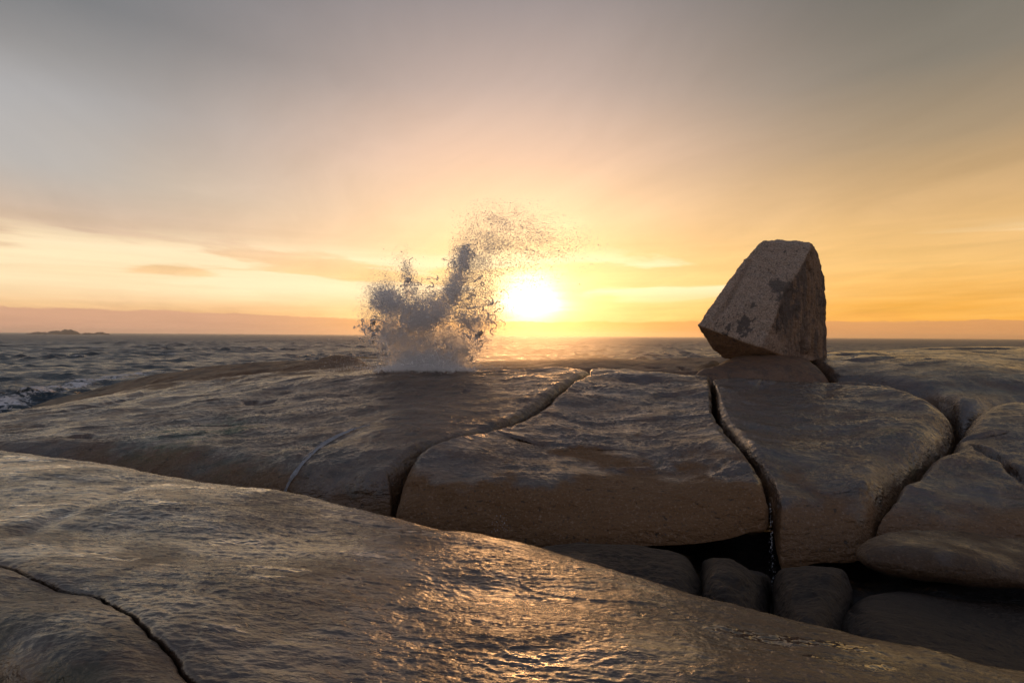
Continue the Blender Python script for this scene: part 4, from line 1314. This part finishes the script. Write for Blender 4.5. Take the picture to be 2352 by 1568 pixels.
def stream():
    main = catmull([(850, 976), (812, 988), (775, 1003), (742, 1022), (722, 1040), (700, 1062), (685, 1080), (668, 1105), (655, 1128)], 14, closed=False)
    Vs, Qs = [], []
    off = 0
    for k in range(26):
        t0 = rng.uniform(0, 0.75)
        t1 = min(1.0, t0 + rng.uniform(0.12, 0.5))
        i0, i1 = int(t0 * (len(main) - 1)), int(t1 * (len(main) - 1))
        if k < 2:
            i0, i1 = 0, len(main) - 1
        path = main[i0:i1 + 1]
        n = len(path)
        if n < 4:
            continue
        spread = np.linspace(0.3, 1, len(main))[i0:i1 + 1]
        ox = rng.normal() * (4 if k > 12 else 1.2)
        if k > 14:
            ox = rng.normal() * 5 - 3
        wob = np.cumsum(rng.normal(0, 0.35, n))
        w0 = rng.uniform(0.15, 0.35) if k > 4 else rng.uniform(0.35, 0.55)
        row = []
        for i in range(n):
            x = path[i, 0] + (ox + wob[i]) * spread[i]
            y = path[i, 1] + (ox + wob[i]) * 0.4 * spread[i]
            h, nn = on(tl, x, y)
            if h is None:
                continue
            tan = Vector((1, 0.2, 0)).normalized()
            w = w0 * 0.008 * (0.5 + 0.5 * math.sin(math.pi * (i + 0.5) / n)) * (0.6 + 0.8 * rng.random())
            row.append((h + nn * 0.012 - tan * w, h + nn * 0.024, h + nn * 0.012 + tan * w))
        if len(row) < 3:
            continue
        V = np.array([[list(c) for c in r] for r in row]).reshape(-1, 3)
        Vs.append(V)
        Qs.append(grid_quads(len(row), 3) + off)
        off += len(V)
    o = mesh_np('water_trickle', np.vstack(Vs), np.vstack(Qs), MAT_STREAM)
    tag(o, 'thin white trickle of water running down the left dome', 'water trickle')


stream()


def fall(label, px0, py0, px1, py1, Dp, n, spread, r0):
    t = rng.random(n)
    px = px0 + (px1 - px0) * t + rng.normal(0, 1, n) * spread * (0.3 + t)
    py = py0 + (py1 - py0) * t
    C = px3(px, py, Dp - 0.35 * t * 0 + rng.normal(0, 0.05, n))
    ax = np.tile(np.array([[0, 0, 1.0]]), (n, 1))
    V, T = drops(C, r0 * np.exp(rng.normal(0, 0.4, n)), ax, rng.uniform(1.5, 5, n))
    o = mesh_np('water_trickle', V, None, MAT_STREAM, tris=T)
    tag(o, label, 'water trickle', kind='stuff')


fall('broken trickle of falling drops at the foot of the narrow dark fissure', 1768, 1150, 1779, 1392, 7.6, 150, 3.6, 0.0028)
fall('faint drips falling from the brown overhang of the middle slab', 1148, 1178, 1152, 1222, 8.0, 40, 14, 0.0028)


def lichen():
    """orange-green weed on the farthest edge left of the burst"""
    n, m = 90, 14
    V = []
    for i in range(n):
        a = 768 + (868 - 768) * i / (n - 1)
        w = 2.6 * math.sin(math.pi * (i + 0.5) / n) ** 0.5
        for j in range(m):
            th = math.pi * j / (m - 1)
            nn = mnoise.noise(Vector((i * 0.35, j * 0.6, 2.0))) * 0.5
            p = P(a, 821.6 + 0.4 * math.sin(i * 0.2) - (w * 0.6 + nn) * math.sin(th), 27.2 + 0.5 * (-math.cos(th)) * w * 0.5)
            V.append(p)
    m_, N, b = new_mat('ochre_weed')
    geo = N.n.new('ShaderNodeNewGeometry')
    nz = N.noise(geo.outputs['Position'], 9, 4, 0.6)
    N.put(b.inputs['Base Color'], N.mix(N.ss(nz, .4, .6), (0.16, 0.085, 0.012, 1), (0.30, 0.17, 0.02, 1)))
    b.inputs['Roughness'].default_value = 0.9
    V = np.array(V)
    V += 0.03 * np.stack([fbm(V * 5, 2), fbm(V * 5 + 9, 2), fbm(V * 5 + 19, 2)], 1)
    o = mesh_np('seaweed_bank', V, grid_quads(n, m), m_)
    tag(o, 'narrow ochre bank of weed at the far rock edge left of the spray', 'seaweed')


lichen()


# ------------------------------------------------------------------ sea air
def haze():
    bm = bmesh.new()
    bmesh.ops.create_cube(bm, size=1.0)
    for v in bm.verts:
        v.co = Vector((v.co.x * 6400, v.co.y * 6400, -30 + (v.co.z + 0.5) * 52))
    me = bpy.data.meshes.new('haze')
    bm.to_mesh(me)
    bm.free()
    m = bpy.data.materials.new('sea_air')
    m.use_nodes = True
    t = m.node_tree
    t.nodes.clear()
    pv = t.nodes.new('ShaderNodeVolumePrincipled')
    pv.inputs['Color'].default_value = (0.95, 0.90, 0.86, 1)
    pv.inputs['Density'].default_value = 0.0002
    pv.inputs['Anisotropy'].default_value = 0.8
    ou = t.nodes.new('ShaderNodeOutputMaterial')
    t.links.new(pv.outputs[0], ou.inputs['Volume'])
    me.materials.append(m)
    o = bpy.data.objects.new('haze', me)
    COL.objects.link(o)
    o['kind'] = 'stuff'
    o['label'] = 'pale salt haze over the sea'


haze()


def mist():
    """thin veil of salt spray hanging downwind of the burst"""
    bm = bmesh.new()
    bmesh.ops.create_icosphere(bm, subdivisions=4, radius=1.0)
    me = bpy.data.meshes.new('mist')
    bm.to_mesh(me)
    bm.free()
    m = bpy.data.materials.new('salt_mist')
    m.use_nodes = True
    t = m.node_tree
    t.nodes.clear()
    N = NT(t)
    tcd = N.n.new('ShaderNodeTexCoord')
    oc = tcd.outputs['Object']
    r = N.vm('LENGTH', oc)
    fall_ = N.m('POWER', N.m('MAXIMUM', N.m('SUBTRACT', 1.0, r), 0.0), 1.5)
    nz = N.noise(oc, 2.6, 3, 0.5)
    pv = t.nodes.new('ShaderNodeVolumePrincipled')
    pv.inputs['Color'].default_value = (0.99, 0.95, 0.88, 1)
    N.put(pv.inputs['Density'], N.m('MULTIPLY', N.m('MULTIPLY', fall_, N.m('ADD', 0.4, N.m('MULTIPLY', nz, 1.2))), 0.20))
    pv.inputs['Anisotropy'].default_value = 0.82
    ou = t.nodes.new('ShaderNodeOutputMaterial')
    t.links.new(pv.outputs[0], ou.inputs['Volume'])
    me.materials.append(m)
    o = bpy.data.objects.new('mist', me)
    COL.objects.link(o)
    o.location = P(1200, 790, 22.0)
    o.scale = (6.2, 4.6, 2.6)
    o['kind'] = 'stuff'
    o['label'] = 'thin glowing veil of salt mist drifting right of the spray'


mist()


def spray_core():
    """milky body of fine mist inside the burst"""
    sp = bpy.data.objects['sea_spray']
    balls = [(880, 700, .30), (905, 722, .36), (940, 735, .42), (975, 738, .45), (1010, 715, .45), (1035, 680, .36), (1052, 640, .30), (1063, 605, .22), (1068, 582, .13),
             (935, 650, .16), (940, 675, .2), (900, 765, .5), (960, 790, .75), (1030, 790, .65), (985, 825, .9), (920, 810, .5), (1050, 820, .5), (1085, 750, .35), (860, 755, .22), (870, 790, .25)]
    bm = bmesh.new()
    for (a, b, r) in balls:
        c = Vector(P(a, b, SD + 0.1))
        res = bmesh.ops.create_icosphere(bm, subdivisions=3, radius=r)
        for v in res['verts']:
            v.co = v.co + c
    me = bpy.data.meshes.new('mist_core')
    bm.to_mesh(me)
    bm.free()
    o = bpy.data.objects.new('mist_core', me)
    COL.objects.link(o)
    md = o.modifiers.new('r', 'REMESH')
    md.mode = 'VOXEL'
    md.voxel_size = 0.05
    dg = bpy.context.evaluated_depsgraph_get()
    m2 = bpy.data.meshes.new_from_object(o.evaluated_get(dg))
    o.modifiers.clear()
    o.data = m2
    for v in m2.vertices:
        p = v.co
        d = 0.16 * mnoise.noise(p * 2.2) + 0.12 * mnoise.noise(p * 5.5) + 0.06 * mnoise.noise(p * 12)
        v.co = p + v.normal * (d - 0.02)
    m = bpy.data.materials.new('spray_mist')
    m.use_nodes = True
    t = m.node_tree
    t.nodes.clear()
    pv = t.nodes.new('ShaderNodeVolumePrincipled')
    pv.inputs['Color'].default_value = (0.99, 0.985, 0.98, 1)
    pv.inputs['Density'].default_value = 1.7
    pv.inputs['Anisotropy'].default_value = 0.7
    ou = t.nodes.new('ShaderNodeOutputMaterial')
    t.links.new(pv.outputs[0], ou.inputs['Volume'])
    m2.materials.clear()
    m2.materials.append(m)
    o.parent = sp


spray_core()
